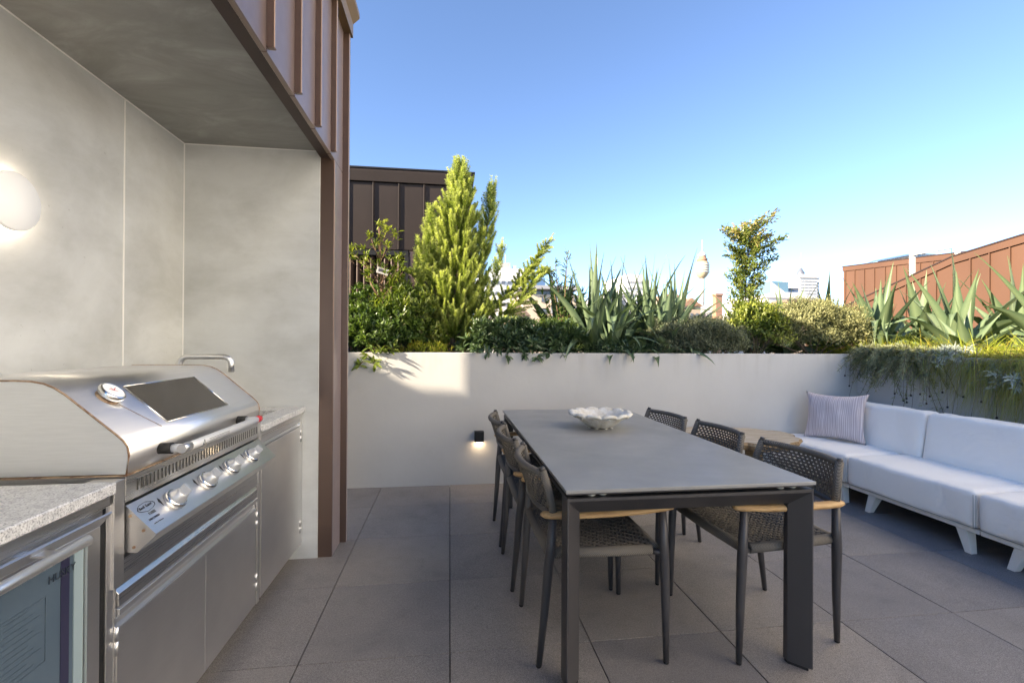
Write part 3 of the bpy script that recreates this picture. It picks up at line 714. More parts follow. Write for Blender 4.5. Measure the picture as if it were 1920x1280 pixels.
hx_ = [(1.397, .27), (1.403, .20), (1.415, .15), (1.444, .13), (1.466, .20), (1.470, .25), (1.466, .31), (1.451, .36), (1.426, .39), (1.404, .33)]
bd = MB()
for (a0, b0), (a1, b1) in zip(hx_, hx_[1:]+hx_[:1]): bd.tube([pan(a0, b0, .003), pan(a1, b1, .003)], .0007, 4)
bd.build('badge', 'ink', cp)
# flanges and front fascia below the panel
MB().box((-.93, 1.334, .640), (FX+.004, 1.374, .916)).build('side_flange', 'steel', bq, .001)
MB().box((-.93, 2.262, .640), (FX+.002, 2.290, .916)).build('side_flange', 'steel', bq, .001)
MB().box((-.93, 1.376, .715), (-.885, 2.262, .846)).build('burner_box', 'black_metal', bq)
# ---- cabinet under barbecue
bc = thing('barbecue_cabinet', 'stainless steel two door cabinet under the barbecue', 'cabinet', (-1.1, 1.82, 0))
MB().box((-1.45, 1.35, .092), (FX-.02, 2.286, .84)).build('carcass', 'steel_dark', bc)
MB().box((FX-.018, 1.374, .634), (FX-.001, 2.262, .700)).build('front_rail', 'steel_h', bc, .001)
MB().box((FX-.045, 1.3465, .092), (FX-.001, 1.3515, .638)).build('upright', 'steel', bc)
MB().prism([(FX-.018, .632), (FX-.018, .585), (FX+.004, .585), (FX+.004, .618), (FX-.006, .630)], 1.354, 2.246, 'y').build('finger_pull', 'steel_h', bc, .0008)
MB().prism([(FX-.018, .582), (FX-.004, .582), (FX+.006, .578), (FX+.006, .562), (FX+.001, .558), (FX-.018, .56)], 1.354, 2.246, 'y').build('finger_pull', 'satin', bc, .0008)
MB().prism([(FX-.018, .556), (FX-.012, .545), (FX-.010, .535), (FX+.001, .528), (FX-.018, .528)], 1.354, 2.246, 'y').build('channel', 'satin', bc)
for a_, b_ in ((1.354, 1.8060), (1.8085, 2.2445)):
    d_ = MB().box((FX-.018, a_, .100), (FX, b_, .526)).build('door', 'steel', bc, .002)
    MB().box((FX-.012, a_, .5265), (FX+.0015, b_, .5295)).build('door_edge', 'satin', d_)
    if a_ > 1.5: MB().box((FX-.004, a_-.0019, .100), (FX+.0005, a_-.0004, .526)).build('door_edge', 'satin', d_)
MB().box((FX-.03, 2.246, .092), (FX-.006, 2.262, .632)).build('stile', 'steel_dark', bc)
MB().box((FX-.03, 2.262, .092), (FX-.001, 2.290, .640)).build('stile', 'steel', bc, .001)
for (y_, z_) in ((1.352, .46), (2.249, .44), (2.249, .16)):
    hgi = MB().tube([(FX+.001, y_, z_), (FX+.001, y_, z_+.037)], .005, 8).tube([(FX+.001, y_, z_+.0385), (FX+.001, y_, z_+.075)], .0056, 8).build('hinge', 'satin', bc)
# ---- sink cabinet, granite and tap
sc_ = thing('sink_cabinet', 'stainless steel single door cabinet beside the plaster side wall', 'cabinet', (-1.1, 2.6, 0))
MB().box((-1.45, 2.292, .092), (FX-.02, 2.905, .862)).build('carcass', 'steel_dark', sc_)
MB().box((FX-.018, 2.302, .100), (FX, 2.868, .790)).build('door', 'steel', sc_, .002)
MB().prism([(FX-.018, .836), (FX-.002, .836), (FX-.002, .818), (FX-.012, .806), (FX-.004, .794), (FX-.018, .794)], 2.302, 2.868, 'y').build('finger_pull', 'satin', sc_)
MB().box((FX-.025, 2.870, .092), (FX-.001, 2.908, .862)).build('stile', 'steel', sc_, .001)
MB().box((FX-.020, 2.294, .838), (FX+.002, 2.900, .868)).build('rail', 'steel_h', sc_, .001)
for z_ in (.17, .70):
    MB().tube([(FX+.001, 2.8695, z_), (FX+.001, 2.8695, z_+.036)], .0055, 8).tube([(FX+.001, 2.8695, z_+.038), (FX+.001, 2.8695, z_+.074)], .005, 8).build('hinge', 'satin', sc_)
wt = thing('worktop', 'far slab of pale granite with a sink cut out beside the plaster wall', 'worktop', (-1.1, 2.6, .87))
MB().box((-.955, 2.292, .870), (-.845, 2.910, .900)).build('slab', 'granite', wt, .002)
MB().box((-1.517, 2.780, .870), (-.956, 2.910, .8995)).build('slab', 'granite', wt, .001)
MB().box((-1.517, 2.292, .870), (-1.32, 2.779, .8995)).build('slab', 'granite', wt, .001)
sb = thing('sink', 'steel sink bowl sunk into the far granite worktop', 'sink', (-1.14, 2.53, .87))
MB().box((-1.318, 2.294, .72), (-.957, 2.778, .730)).build('base', 'steel', sb)
MB().box((-1.318, 2.774, .73), (-.957, 2.7785, .868)).box((-1.318, 2.294, .73), (-1.314, 2.774, .868)).box((-.961, 2.294, .73), (-.957, 2.774, .868)).build('side', 'bronze', sb)
tp = thing('tap', 'brushed steel gooseneck tap rising behind the barbecue hood', 'tap', (-1.33, 2.50, .9))
arc = [(-1.318, 2.50, .90), (-1.318, 2.50, 1.15)]
for k in range(1, 7): a_ = R(15*k); arc.append((-1.318+.040*(1-math.cos(a_)), 2.50, 1.165+.040*math.sin(a_)))
arc += [(-1.20, 2.50, 1.206), (-1.125, 2.50, 1.206)]
for k in range(1, 7): a_ = R(15*k); arc.append((-1.118+.038*math.sin(a_), 2.50, 1.168+.038*math.cos(a_)))
arc += [(-1.080, 2.50, 1.130)]
MB().tube(arc, .0135, 14, up=(0, 1, 0)).build('spout', 'steel_hood', tp)
MB().lathe([(.024, .9), (.024, .92), (.016, .925)], (-1.318, 2.50, 0), n=18).build('collar', 'steel_hood', tp)

# ================================================================== LAMPS
wl = thing('wall_lamp', 'round white disc wall lamp with a glowing halo on the alcove plaster', 'lamp', (-1.50, 1.80, 1.76))
MB().lathe([(.060, 0), (.060, .030)], (-1.5195, 1.803, 1.755), (1, 0, 0), 24).build('light_ring', 'led_white', wl)
MB().lathe([(.098, .036), (.0990, .040), (.0990, .050), (.097, .053), (.02, .0535)], (-1.5195, 1.803, 1.755), (1, 0, 0), 48).build('disc', 'lamp_face', wl)
def step_light(x, z, label):
    t = thing('step_light', label, 'lamp', (x, 4.24, z), 'small down lights on the planter wall')
    MB().box((x-.042, 4.196, z), (x+.042, 4.263, z+.093)).build('housing', 'black_metal', t, .002)
    MB().box((x-.028, 4.206, z-.002), (x+.028, 4.252, z+.0)).build('led', 'led_warm', t)
step_light(.268, .393, 'small black box wall light glowing downward left of the dining table')
step_light(2.54, .385, 'small black box wall light glowing behind the rustic slab table')
# ================================================================== DINING TABLE
tb = thing('dining_table', 'large rectangular grey stone topped dining table with anthracite frame', 'table', (.92, 2.68, 0))
TXA, TXB, TYA, TYB = .421, 1.422, 1.655, 3.700
MB().box((TXA, TYA, .737), (TXB, TYB, .750)).build('tabletop', 'ceramic_top', tb, .0015)
MB().box((TXA+.006, TYA+.006, .731), (TXB-.006, TYB-.006, .7368)).build('underlay', 'anthracite', tb)
bt = .716
def beam(axis, fixed, sgn, a, b):
    q = [(0, bt), (0, bt-.012), (.058, bt-.072), (.085, bt-.072), (.085, bt)]
    poly = [(fixed+sgn*d, z) for d, z in q]
    if axis == 'x': return MB().prism(poly, a, b, 'x')
    return MB().prism(poly, a, b, 'y')
beam('x', TYA+.012, 1, TXA+.01, TXB-.002).build('end_beam', 'anthracite', tb, .001)
beam('x', TYB-.012, -1, TXA+.01, TXB-.002).build('end_beam', 'anthracite', tb, .001)
beam('y', TXA+.008, 1, TYA+.09, TYB-.09).build('side_beam', 'anthracite', tb, .001)
beam('y', TXB-.004, -1, TYA+.09, TYB-.09).build('side_beam', 'anthracite', tb, .001)
for cx, sx in ((TXA+.008, 1), (TXB-.002, -1)):
    for cy, sy in ((TYA+.010, 1), (TYB-.010, -1)):
        poly = [(cx, cy), (cx+sx*.006, cy-sy*.0), (cx+sx*.064, cy+sy*.062), (cx+sx*.064, cy+sy*.086), (cx, cy+sy*.086)]
        l_ = MB().prism(poly, .012, bt+.0015, 'z').build('leg', 'leg_metal', tb, .0012)
        MB().prism([(cx+sx*.010+(x-cx)*.8, cy+sy*.012+(y-cy)*.8) for x, y in poly], .0, .012, 'z').build('foot', 'rubber', l_)
for px_, py_ in ((.53, TYA+.045), (.575, TYA+.05), (1.30, TYA+.045), (1.355, TYA+.05), (.47, 2.6), (1.38, 2.6), (.53, TYB-.05), (1.30, TYB-.05)):
    MB().lathe([(.014, bt), (.016, bt+.003), (.016, bt+.012), (.014, bt+.0150)], (px_, py_, 0), n=14).build('spacer', 'clear_disc', tb)

# ================================================================== DINING CHAIRS
def weave(S, nu, nv, r, amp, twill, flatu=1.0):
    """nu strands along v, nv strands along u. S(u,v)->pos,normal (numpy)"""
    V, F = [], []; base = 0
    for kind, n, m in (('v', nu, nv), ('u', nv, nu)):
        for i in range(n):
            s = (i+.5)/n; t = np.linspace(0, 1, m*(1 if twill else 2)+1)
            u, v = (np.full_like(t, s), t) if kind == 'v' else (t, np.full_like(t, s))
            P, N = S(u, v); P2, _ = S(np.clip(u+1e-3, 0, 1.01) if kind == 'u' else u, v if kind == 'u' else v+1e-3)
            T = P2-P; T /= np.linalg.norm(T, axis=1)[:, None]+1e-9; B = np.cross(N, T)
            j = np.arange(len(t)) if twill else np.arange(len(t))/2
            ph = (math.pi/2*(j+i)+.6) if twill else math.pi*(j+i)
            o = amp*np.cos(ph)*(1 if kind == 'v' else -1)
            cpt = P+N*o[:, None]
            ring = np.stack([cpt+B*r, cpt+N*r*.75, cpt-B*r, cpt-N*r*.75], 1).reshape(-1, 3)
            V.append(ring); k = len(t); idx = np.arange(k-1)[:, None]*4+np.arange(4)[None]
            nx = np.arange(k-1)[:, None]*4+(np.arange(4)[None]+1) % 4
            F.append((np.stack([idx, nx, nx+4, idx+4], -1).reshape(-1, 4))+base); base += len(ring)
    return np.vstack(V), np.vstack(F)
def make_chair():
    t = thing('dining_chair', '', 'chair')
    m = lambda: MB()
    for s in (-1, 1):
        l_ = m().tube([(0, s*.217, .010), (.018, s*.230, .22), (.030, s*.243, .40), (.036, s*.247, .46), (.046, s*.253, .612)], [.0115, .0165, .0195, .0195, .0155], 14).build('rear_leg', 'leg_metal', t)
        m().lathe([(.0085, 0), (.0108, .004), (.0108, .011)], (-.001, s*.2165, 0), n=12).build('foot', 'rubber', l_)
        l_ = m().tube([(.512, s*.262, .010), (.508, s*.263, .22), (.502, s*.264, .40), (.499, s*.264, .46), (.492, s*.264, .616)], [.0115, .0165, .0195, .0195, .0150], 14).build('front_leg', 'leg_metal', t)
        m().lathe([(.0085, 0), (.0108, .004), (.0108, .011)], (.512, s*.262, 0), n=12).build('foot', 'rubber', l_)
        ar = m().tube([(.012, s*.228, .611), (.022, s*.246, .612), (.045, s*.256, .613), (.12, s*.264, .614), (.26, s*.268, .616), (.40, s*.267, .621), (.50, s*.263, .628), (.530, s*.262, .630), (.538, s*.260, .630)],
                 [.017, .0215, .0235, .0245, .025, .0245, .024, .020, .010], 16, flat=.60).build('armrest', 'teak', t)
        bp = m().tube([(.046, s*.252, .622), (.030, s*.245, .70), (.006, s*.232, .782)], [.0165, .0165, .0160], 12).build('back_post', 'rope_wrap', t)
        m().tube([(.006, s*.232, .782), (.003, s*.2305, .796)], [.0125, .0120], 12).build('cap', 'leg_metal', bp)
        m().tube([(.032, s*.226, .455), (.25, s*.236, .452), (.455, s*.242, .452)], .0205, 12).build('side_rail', 'rope_wrap', t)
        m().tube([(.455, s*.242, .446), (.500, s*.262, .446)], .0125, 10).build('rail_joint', 'leg_metal', t)
        m().tube([(.050, s*.226, .446), (.033, s*.246, .446)], .0125, 10).build('rail_joint', 'leg_metal', t)
    def bow(y, z):
        k = (z-.60)/.18; x0 = .048-.042*k; dep = .040+.018*k
        return x0-dep*(1-(abs(y)/.24)**2.2)
    ysb = np.linspace(-.232, .232, 15)
    m().tube([(bow(y, .774), y, .772) for y in ysb], .0150, 12).build('top_rail', 'rope_wrap', t)
    m().tube([(bow(y, .610), y, .612) for y in np.linspace(-.25, .25, 15)], .0125, 12).build('bottom_rail', 'leg_metal', t)
    m().tube([(.474, -.235, .452), (.478, 0, .450), (.474, .235, .452)], .0215, 12).build('front_rail', 'rope_wrap', t)
    m().tube([(.040, -.222, .455), (.036, 0, .453), (.040, .222, .455)], .0205, 12).build('rear_rail', 'rope_wrap', t)
    def Sb(u, v):
        y = (u-.5)*2*(.246-.014*v); z = .618+.150*v; k = (z-.60)/.18
        x = .048-.042*k-(.040+.018*k)*(1-(np.abs(y)/.24).clip(0, 1)**2.2)
        N = np.stack([np.ones_like(y), .45*y/.24, .25*np.ones_like(y)], -1); N /= np.linalg.norm(N, axis=1)[:, None]
        return np.stack([x, y, z], -1), N
    V, F = weave(Sb, 34, 11, .0043, .0036, False)
    raw('woven_back', V, F, 'rope', t)
    def Ss(u, v):
        x = .045+.425*u; y = (v-.5)*2*(.222+.016*u); z = .466-.014*np.sin(math.pi*u.clip(0, 1))*np.sin(math.pi*v.clip(0, 1))
        N = np.zeros((len(x), 3)); N[:, 2] = 1
        return np.stack([x, y, z], -1), N
    V, F = weave(Ss, 34, 36, .0060, .0042, True)
    raw('woven_seat', V, F, 'rope', t)
    m().box((.05, -.222, .4455), (.465, .222, .4475)).build('seat_underside', 'rope_dark', t)
    return t
ch0 = make_chair()
CH = [(.357, 2.045, .5, 'front left dining chair with its teak arm nearest the camera behind the near table leg'),
      (.330, 2.620, 0, 'middle dining chair on the left side of the table'),
      (.327, 3.155, 0, 'farthest dining chair on the left side beside the wall light'),
      (1.655, 2.040, 183.5, 'front right dining chair whose whole woven seat shows beside the near table leg'),
      (1.618, 2.640, 180, 'middle dining chair on the right side in front of the rustic slab table'),
      (1.552, 3.195, 186, 'farthest dining chair on the right side near the back wall')]
for i, (x, y, a_, lab) in enumerate(CH):
    o = ch0 if i == 0 else copy_tree(ch0)
    o.location = (x, y, 0); o.rotation_euler = (0, 0, R(a_)); setp(o, lab, 'chair', 'woven rope dining chairs around the table')

# ================================================================== BOWL
bc0 = Vector((.950, 2.875, .7515))
NP = 12; nth = 12*14
th = np.linspace(0, 2*math.pi, nth, endpoint=False)
lob = np.abs(np.cos(th*NP/2))            # 1 at petal middle, 0 between
prof_o = [(0, .0), (.055, 0), (.062, .003), (.095, .022), (.130, .046), (.155, .066), (.172, .076), (.188, .080), (.198, .082), (.203, .087)]
prof_i = [(.200, .095), (.190, .1005), (.172, .098), (.145, .078), (.120, .058), (.085, .036), (.040, .026), (0, .024)]
rings = []
for k, (r, z) in enumerate(prof_o+prof_i):
    f = min(1, r/.2)
    sc_r = 1-.085*f**2*(1-lob**.38)
    groove = -.006*f*(lob < .16) if k < 7 else 0
    zz = z-(.011*(1-lob**.45)*max(0, (r-.12)/.08) if r > .12 else 0) + (.004*lob if r > .15 else 0)
    rr_ = r*sc_r+groove
    rings.append(np.stack([bc0.x+rr_*np.cos(th), bc0.y+rr_*np.sin(th), np.full(nth, bc0.z)+zz], 1))
V = np.vstack(rings); K = len(rings); i = np.arange((K-1)*nth); a_ = (i//nth)*nth+i % nth; b_ = (i//nth)*nth+(i+1) % nth
bo = thing('bowl', 'carved white stone lotus bowl standing on the far half of the table', 'bowl', tuple(bc0))
raw('basin', V, np.stack([a_, b_, b_+nth, a_+nth], 1), 'stone_bowl', bo, smooth=True)
pb = MB()
for k in range(NP):
    am = 2*math.pi*(k+.5)/NP
    for s in (-1, 1):
        pts = []
        for q in range(7):
            f = q/6; rr_ = .066+.098*f; z = .006+.072*f**.85; da = s*(.02+.21*math.sin(math.pi*min(1, f*1.0)*.5+.0))*(1 if f < .99 else 1)
            rr_ += .0015
            aa = am+s*.26-s*.26*(1-f)**.6+0*da
            pts.append((bc0.x+rr_*math.cos(aa), bc0.y+rr_*math.sin(aa), bc0.z+z-.004))
        pb.tube(pts, .0026, 6)
pb.build('petal_ridge', 'stone_bowl', bo)
for a_ in range(8):
    aa = a_*math.pi/4+.2
    MB().lathe([(.008, -.001), (.010, .003), (.006, .006)], (bc0.x+.075*math.cos(aa), bc0.y+.075*math.sin(aa), bc0.z), n=8).build('foot', 'stone_bowl', bo)

# ================================================================== SOFA
def cushion(name, x0, x1, y0, y1, z0, z1, r, bulge, mat, parent, shear=0.0, sag=0.0, sub=16):
    cx, cy, cz = (x0+x1)/2, (y0+y1)/2, (z0+z1)/2; hx, hy, hz = (x1-x0)/2, (y1-y0)/2, (z1-z0)/2
    bm = bmesh.new(); bmesh.ops.create_cube(bm, size=2)
    bmesh.ops.subdivide_edges(bm, edges=bm.edges[:], cuts=sub, use_grid_fill=True)
    for v in bm.verts:
        p = Vector((v.co.x*hx, v.co.y*hy, v.co.z*hz))
        # push samples towards the rim so the rounding is well sampled
        p = Vector([math.copysign(h*(abs(c)/h)**.55, c) if h else 0 for c, h in zip(p, (hx, hy, hz))])
        q = Vector([max(-(h-r), min(h-r, c)) for c, h in zip(p, (hx, hy, hz))]); d = p-q
        if d.length > 1e-9: p = q+d.normalized()*r
        fx, fy, fz = (1-(p.x/hx)**2), (1-(p.y/hy)**2), (1-(p.z/hz)**2)
        p.z += math.copysign(bulge*max(0, fx)**.6*max(0, fy)**.6*(abs(p.z)/hz), p.z)
        p.x += math.copysign(bulge*.8*max(0, fz)**.6*max(0, fy)**.6*(abs(p.x)/hx), p.x)
        p.y += math.copysign(bulge*.3*max(0, fz)*max(0, fx)*(abs(p.y)/hy), p.y)
        wob = .0028*math.sin(p.x*23+p.y*11+cy*7)+.0022*math.sin(p.y*31-p.z*17+cx*3)
        p.z += wob; p.x += wob*.7
        p.x += (p.z+hz)*shear
        v.co = Vector((cx, cy, cz))+p
    for f in bm.faces: f.smooth = True
    me = bpy.data.meshes.new(name)
    bmesh.ops.translate(bm, verts=bm.verts, vec=-wloc(parent)); bm.to_mesh(me); bm.free(); me.materials.append(M[mat].m)
    return link(name, me, parent)
mods = [(3.365, 4.245), (2.432, 3.358), (1.50, 2.425)]
LAB = ['corner section of the white outdoor sofa carrying the lilac pillow', 'middle section of the white outdoor sofa with two splayed legs', 'nearest section of the white outdoor sofa cut by the right edge of the photo']
def leg(t, x, y, dy):
    MB().box((-.033, -.022, 0), (.033, .022, .142))
    b = MB(); w0, w1 = .021, .034
    lo = [b.bm.verts.new((x+sx*w0, y+sy*.020, 0)) for sx, sy in ((-1, -1), (1, -1), (1, 1), (-1, 1))]
    hi = [b.bm.verts.new((x+.004+sx*w1, y+dy+sy*.032, .143)) for sx, sy in ((-1, -1), (1, -1), (1, 1), (-1, 1))]
    for i in range(4): b.face([lo[i], lo[(i+1) % 4], hi[(i+1) % 4], hi[i]])
    b.face(lo[::-1]); b.face(hi); b.build('leg', 'white_paint', t, .002)
for (ya, yb), lab in zip(mods, LAB):
    t = thing('sofa_section', lab, 'sofa', (3.55, (ya+yb)/2, 0), 'white sofa sections along the right planter')
    MB().box((3.175, ya, .142), (3.95, yb, .168)).build('base_frame', 'white_paint', t, .004)
    MB().box((3.185, ya+.003, .1685), (3.94, yb-.003, .176)).build('base_mat', 'piping', t)
    leg(t, 3.215, ya+.075, .035); leg(t, 3.215, yb-.14, -.045) if ya > 3 else leg(t, 3.215, yb-.140, -.055)
    leg(t, 3.88, ya+.08, .03); leg(t, 3.88, yb-.1, -.03)
    sc2 = cushion('seat_cushion', 3.148, 3.93, ya+.002, yb-.002, .172, .402, .030, .012, 'canvas', t)
    pp = MB()
    for yy in (ya+.004, yb-.004):
        pp.tube([(3.139, yy, .185), (3.138, yy, .385)], .0022, 6)
    pp.tube([(3.137, ya+.02, .186), (3.137, yb-.02, .186)], .0022, 6)
    pp.build('piping', 'piping', sc2)
byb = [(3.205, 4.16), (2.262, 3.200), (1.32, 2.257)]
for (ya, yb) in byb:
    par = [o for o in C.objects if o.name.startswith('sofa_section')][byb.index((ya, yb))]
    bc_ = cushion('back_cushion', 3.640, 3.800, ya+.002, yb-.002, .385, .757, .030, .007, 'canvas', par, shear=.16)
# pillow
plw = thing('pillow', 'lilac scatter cushion with broken pale stripes leaning in the sofa corner', 'pillow', (3.52, 3.885, .622))
bm = bmesh.new(); bmesh.ops.create_grid(bm, x_segments=26, y_segments=26, size=1)
top_v = [v.co.copy() for v in bm.verts]; fcs = [[v.index for v in f.verts] for f in bm.faces]; bm.free()
Vp, Fp = [], []
for s in (1, -1):
    for c in top_v:
        e = max(0, (1-abs(c.x)**2.4))**.55*max(0, (1-abs(c.y)**2.4))**.55
        pinch = 1-.085*(1-abs(c.y)**2)*abs(c.x)**2; pinch2 = 1-.11*(1-abs(c.x)**2)*abs(c.y)**2
        ear = 1+.05*(abs(c.x)*abs(c.y))**6
        wr = .004*math.sin(9*c.x+4*c.y)*e+.005*math.sin(3*c.x-7*c.y)*e
        Vp.append((c.x*.250*pinch*ear, c.y*.215*pinch2*ear, s*(.070*e+wr)))
n0 = len(top_v)
for f in fcs: Fp.append(f); Fp.append([i+n0 for i in f[::-1]])
me = bpy.data.meshes.new('cushion'); me.from_pydata(Vp, [], Fp); me.materials.append(M['pillow_cloth'].m)
for p_ in me.polygons: p_.use_smooth = True
bmx = bmesh.new(); bmx.from_mesh(me); bmesh.ops.remove_doubles(bmx, verts=bmx.verts, dist=1e-4); bmesh.ops.recalc_face_normals(bmx, faces=bmx.faces); bmx.to_mesh(me); bmx.free()
pc = link('cushion', me, plw)
X = Vector((.42, -.90, .03)).normalized(); Zn = Vector((-.88, -.42, .20)); Zn = (Zn-X*Zn.dot(X)).normalized(); Y = Zn.cross(X)
pc.matrix_local = Matrix((X, Y, Zn)).transposed().to_4x4()

# ================================================================== RUSTIC SLAB TABLE
st = thing('slab_table', 'low rustic live edge timber slab table between the sofa and the dining table', 'coffee table', (2.58, 3.75, 0))
out = []
N_ = 60
for k in range(N_):
    a_ = 2*math.pi*k/N_
    r = .365+.018*math.sin(3*a_+.5)+.013*math.sin(7*a_)+.010*math.sin(13*a_+2)+random.uniform(-.006, .006)
    x = 2.585+r*1.05*math.cos(a_); y = 3.745+r*math.sin(a_)
    w_ = max(0, math.cos(a_-2.45))**5; x -= .20*w_; y += .13*w_
    out.append((x, min(y, 4.245)))
b = MB(); T = []; Bt = []; Md = []
for k, (x, y) in enumerate(out):
    T.append(b.bm.verts.new((x, y, .500+random.uniform(-.002, .002))))
    Md.append(b.bm.verts.new((x+(x-2.585)*.03+random.uniform(-.004, .004), y+(y-3.745)*.03, .478+random.uniform(-.004, .004))))
    Bt.append(b.bm.verts.new((x-(x-2.585)*.05+random.uniform(-.007, .007), y-(y-3.745)*.05, .438+random.uniform(-.006, .006))))
for k in range(N_):
    j = (k+1) % N_; b.mi = 1; b.face([T[k], Md[k], Md[j], T[j]]); b.face([Md[k], Bt[k], Bt[j], Md[j]])
b.mi = 0; b.face(T); b.mi = 1; b.face(Bt[::-1])
b.build('slab', ['driftwood', 'bark_wood'], st)
MB().tube([(2.58, 3.72, 0), (2.585, 3.72, .2), (2.58, 3.72, .44)], [.055, .048, .058], 12).build('leg', 'bark_wood', st)
MB().tube([(2.36, 3.86, 0), (2.38, 3.85, .2), (2.40, 3.84, .44)], [.040, .036, .042], 10).build('leg', 'bark_wood', st)
MB().tube([(2.78, 3.90, 0), (2.76, 3.88, .2), (2.75, 3.87, .44)], [.040, .036, .042], 10).build('leg', 'bark_wood', st)
# ================================================================== VEGETATION
def nrm(a): return a/(np.linalg.norm(a, axis=-1, keepdims=True)+1e-12)
T_OV = (np.array([[0, 0, 0], [.42, .38, .06], [.34, .74, .03], [0, 1, -.10], [-.34, .74, .03], [-.42, .38, .06], [0, .55, -.03]]),
        np.array([[0, 1, 6, 6], [1, 2, 3, 6], [6, 3, 4, 5], [0, 6, 5, 5]]))
T_SM = (np.array([[0, 0, 0], [.5, .5, .05], [0, 1, -.05], [-.5, .5, .05]]), np.array([[0, 1, 2, 3]]))
T_ND = (np.array([[-.5, 0, 0], [.5, 0, 0], [0, 1, 0]]), np.array([[0, 1, 2]]))
def leaves(name, parent, mat, P, D, N, L, W, tmpl, tint, kind=None):
    tv, tf = tmpl; P, D, N = map(np.asarray, (P, D, N)); n = len(P)
    D = nrm(D); S = nrm(np.cross(D, N)); U = np.cross(S, D)
    L = np.broadcast_to(L, (n,)); W = np.broadcast_to(W, (n,))
    V = (P[:, None]+S[:, None]*(W[:, None]*tv[None, :, 0])[..., None]+D[:, None]*(L[:, None]*tv[None, :, 1])[..., None]+U[:, None]*(L[:, None]*tv[None, :, 2])[..., None])
    k = len(tv); F = tf[None]+(np.arange(n)*k)[:, None, None]; F = F.reshape(-1, tf.shape[1])
    t = np.repeat(tint, k, axis=0)
    V = V.reshape(-1, 3)
    if F.shape[1] == 4 and (tf[:, 2] == tf[:, 3]).any():
        tri = F[:, 2] == F[:, 3]; q = F[~tri]; tr = F[tri][:, :3]
        F = np.vstack([tr, q[:, [0, 1, 2]], q[:, [0, 2, 3]]])
    return raw(name, V, F, mat, parent, t, kind=kind)
def rdir(n): return nrm(rng.normal(size=(n, 3)))
def tints(n, young=0.0, yv=.5):
    t = np.zeros((n, 3)); t[:, 0] = rng.uniform(0, 1, n); t[:, 1] = (rng.uniform(0, 1, n) < young)*rng.uniform(.3, 1, n)*yv*2*.5
    return t
def lump(d, k):
    a = rng.uniform(0, 6.28, 6)
    return 1+.16*np.sin(3.1*d[:, 0]*k+a[0])*np.cos(2.7*d[:, 2]*k+a[1])+.13*np.sin(4.3*d[:, 1]*k+a[2]+2*d[:, 0])+.09*np.sin(7*d[:, 0]*k+a[3])*np.sin(6*d[:, 2]*k+a[4])
def ellip(n, c, r, inner=.5, zmin=None, k=1.6, seed=None):
    d = rdir(n); d[:, 2] = np.where(d[:, 2] < -.35, -d[:, 2]*.6, d[:, 2]); d = nrm(d)
    s = rng.uniform(inner**3, 1, n)**(1/3)*lump(d, k)
    return np.array(c)+d*np.array(r)*s[:, None], d, s
def whorls(P, O, per, spread, up=.25, jit=.01):
    n = len(P); P = np.repeat(P, per, 0)+rng.normal(size=(n*per, 3))*jit; O = np.repeat(nrm(O), per, 0)
    D = nrm(O*(1-spread)+rdir(n*per)*spread+np.array([0, 0, up])); N = nrm(O+np.array([0, 0, .8])+rdir(n*per)*.35)
    return P, D, N
def young_by(s, th, amount): return np.clip((s-th)/(1-th+1e-6), 0, 1)*amount
def bush(name, label, cat, c, r, ncl, per, L, W, mat, spread=.55, inner=.45, tm=T_OV, young=.3, stems=7, base=None, droop=0.0, jit=.01, group=None, kk=1.6):
    t = thing(name, label, cat, (c[0], c[1], 1.13), group)
    P, d, s = ellip(ncl, c, r, inner, k=kk)
    P[:, 2] = np.maximum(P[:, 2], 1.10+(P[:, 1] < 4.38)*(-.05) if droop == 0 else P[:, 2])
    p, D, N = whorls(P, d*np.array([1, 1, 1])+np.array([0, 0, .35]), per, spread, .15-droop, jit)
    n = len(p); ti = tints(n); sy = np.repeat(s, per); ti[:, 1] = young_by(sy, .82, 1)*young*rng.uniform(0, 1.6, n)
    ti[:, 1] = np.clip(ti[:, 1], 0, 1)
    leaves('foliage', t, mat, p, D, N, L*rng.uniform(.7, 1.2, n), W*rng.uniform(.8, 1.15, n), tm, ti)
    b = base or (c[0], c[1], 1.12); sb_ = MB()
    for q in P[rng.choice(len(P), min(stems, len(P)), replace=False)]:
        q = Vector(q); a = Vector(b)+Vector((random.uniform(-.05, .05), random.uniform(-.04, .04), 0)); mid = a.lerp(q, .5)+Vector((random.uniform(-.04, .04), random.uniform(-.04, .04), .03))
        sb_.tube([a, mid, q], [.007, .005, .0025], 6)
    sb_.build('stem', 'bark', t)
    return t

# ---- 1. low glossy shrub at the far left, spilling over the wall
bush('shrub', 'low dark glossy leaved shrub against the brown metal corner post', 'shrub', (-.66, 4.52, 1.33), (.42, .25, .28), 520, 11, .060, .026, 'leaf_glossy', young=.25, jit=.012)
t = thing('shrub', 'bright green leaf rosettes spilling over the wall beside the corner post', 'shrub', (-.62, 4.30, 1.16))
Pc = np.array([(-.60, 4.24, 1.205), (-.72, 4.25, 1.16), (-.66, 4.23, 1.10), (-.53, 4.27, 1.19), (-.78, 4.24, 1.08), (-.50, 4.30, 1.23), (-.70, 4.28, 1.24)])
p, D, N = whorls(Pc, np.tile([0, -.9, .5], (len(Pc), 1)), 11, .78, 0, .006); n = len(p); ti = tints(n); ti[:, 1] = rng.uniform(0, .35, n)
leaves('foliage', t, 'leaf_lime', p, D, N, .085*rng.uniform(.7, 1.2, n), .030, T_OV, ti)
sm = MB(); [sm.tube([(-.62, 4.42, 1.16), ((q[0]-.62)/2, 4.36, 1.22), tuple(q)], .004, 5) for q in Pc]; sm.build('stem', 'stem', t)
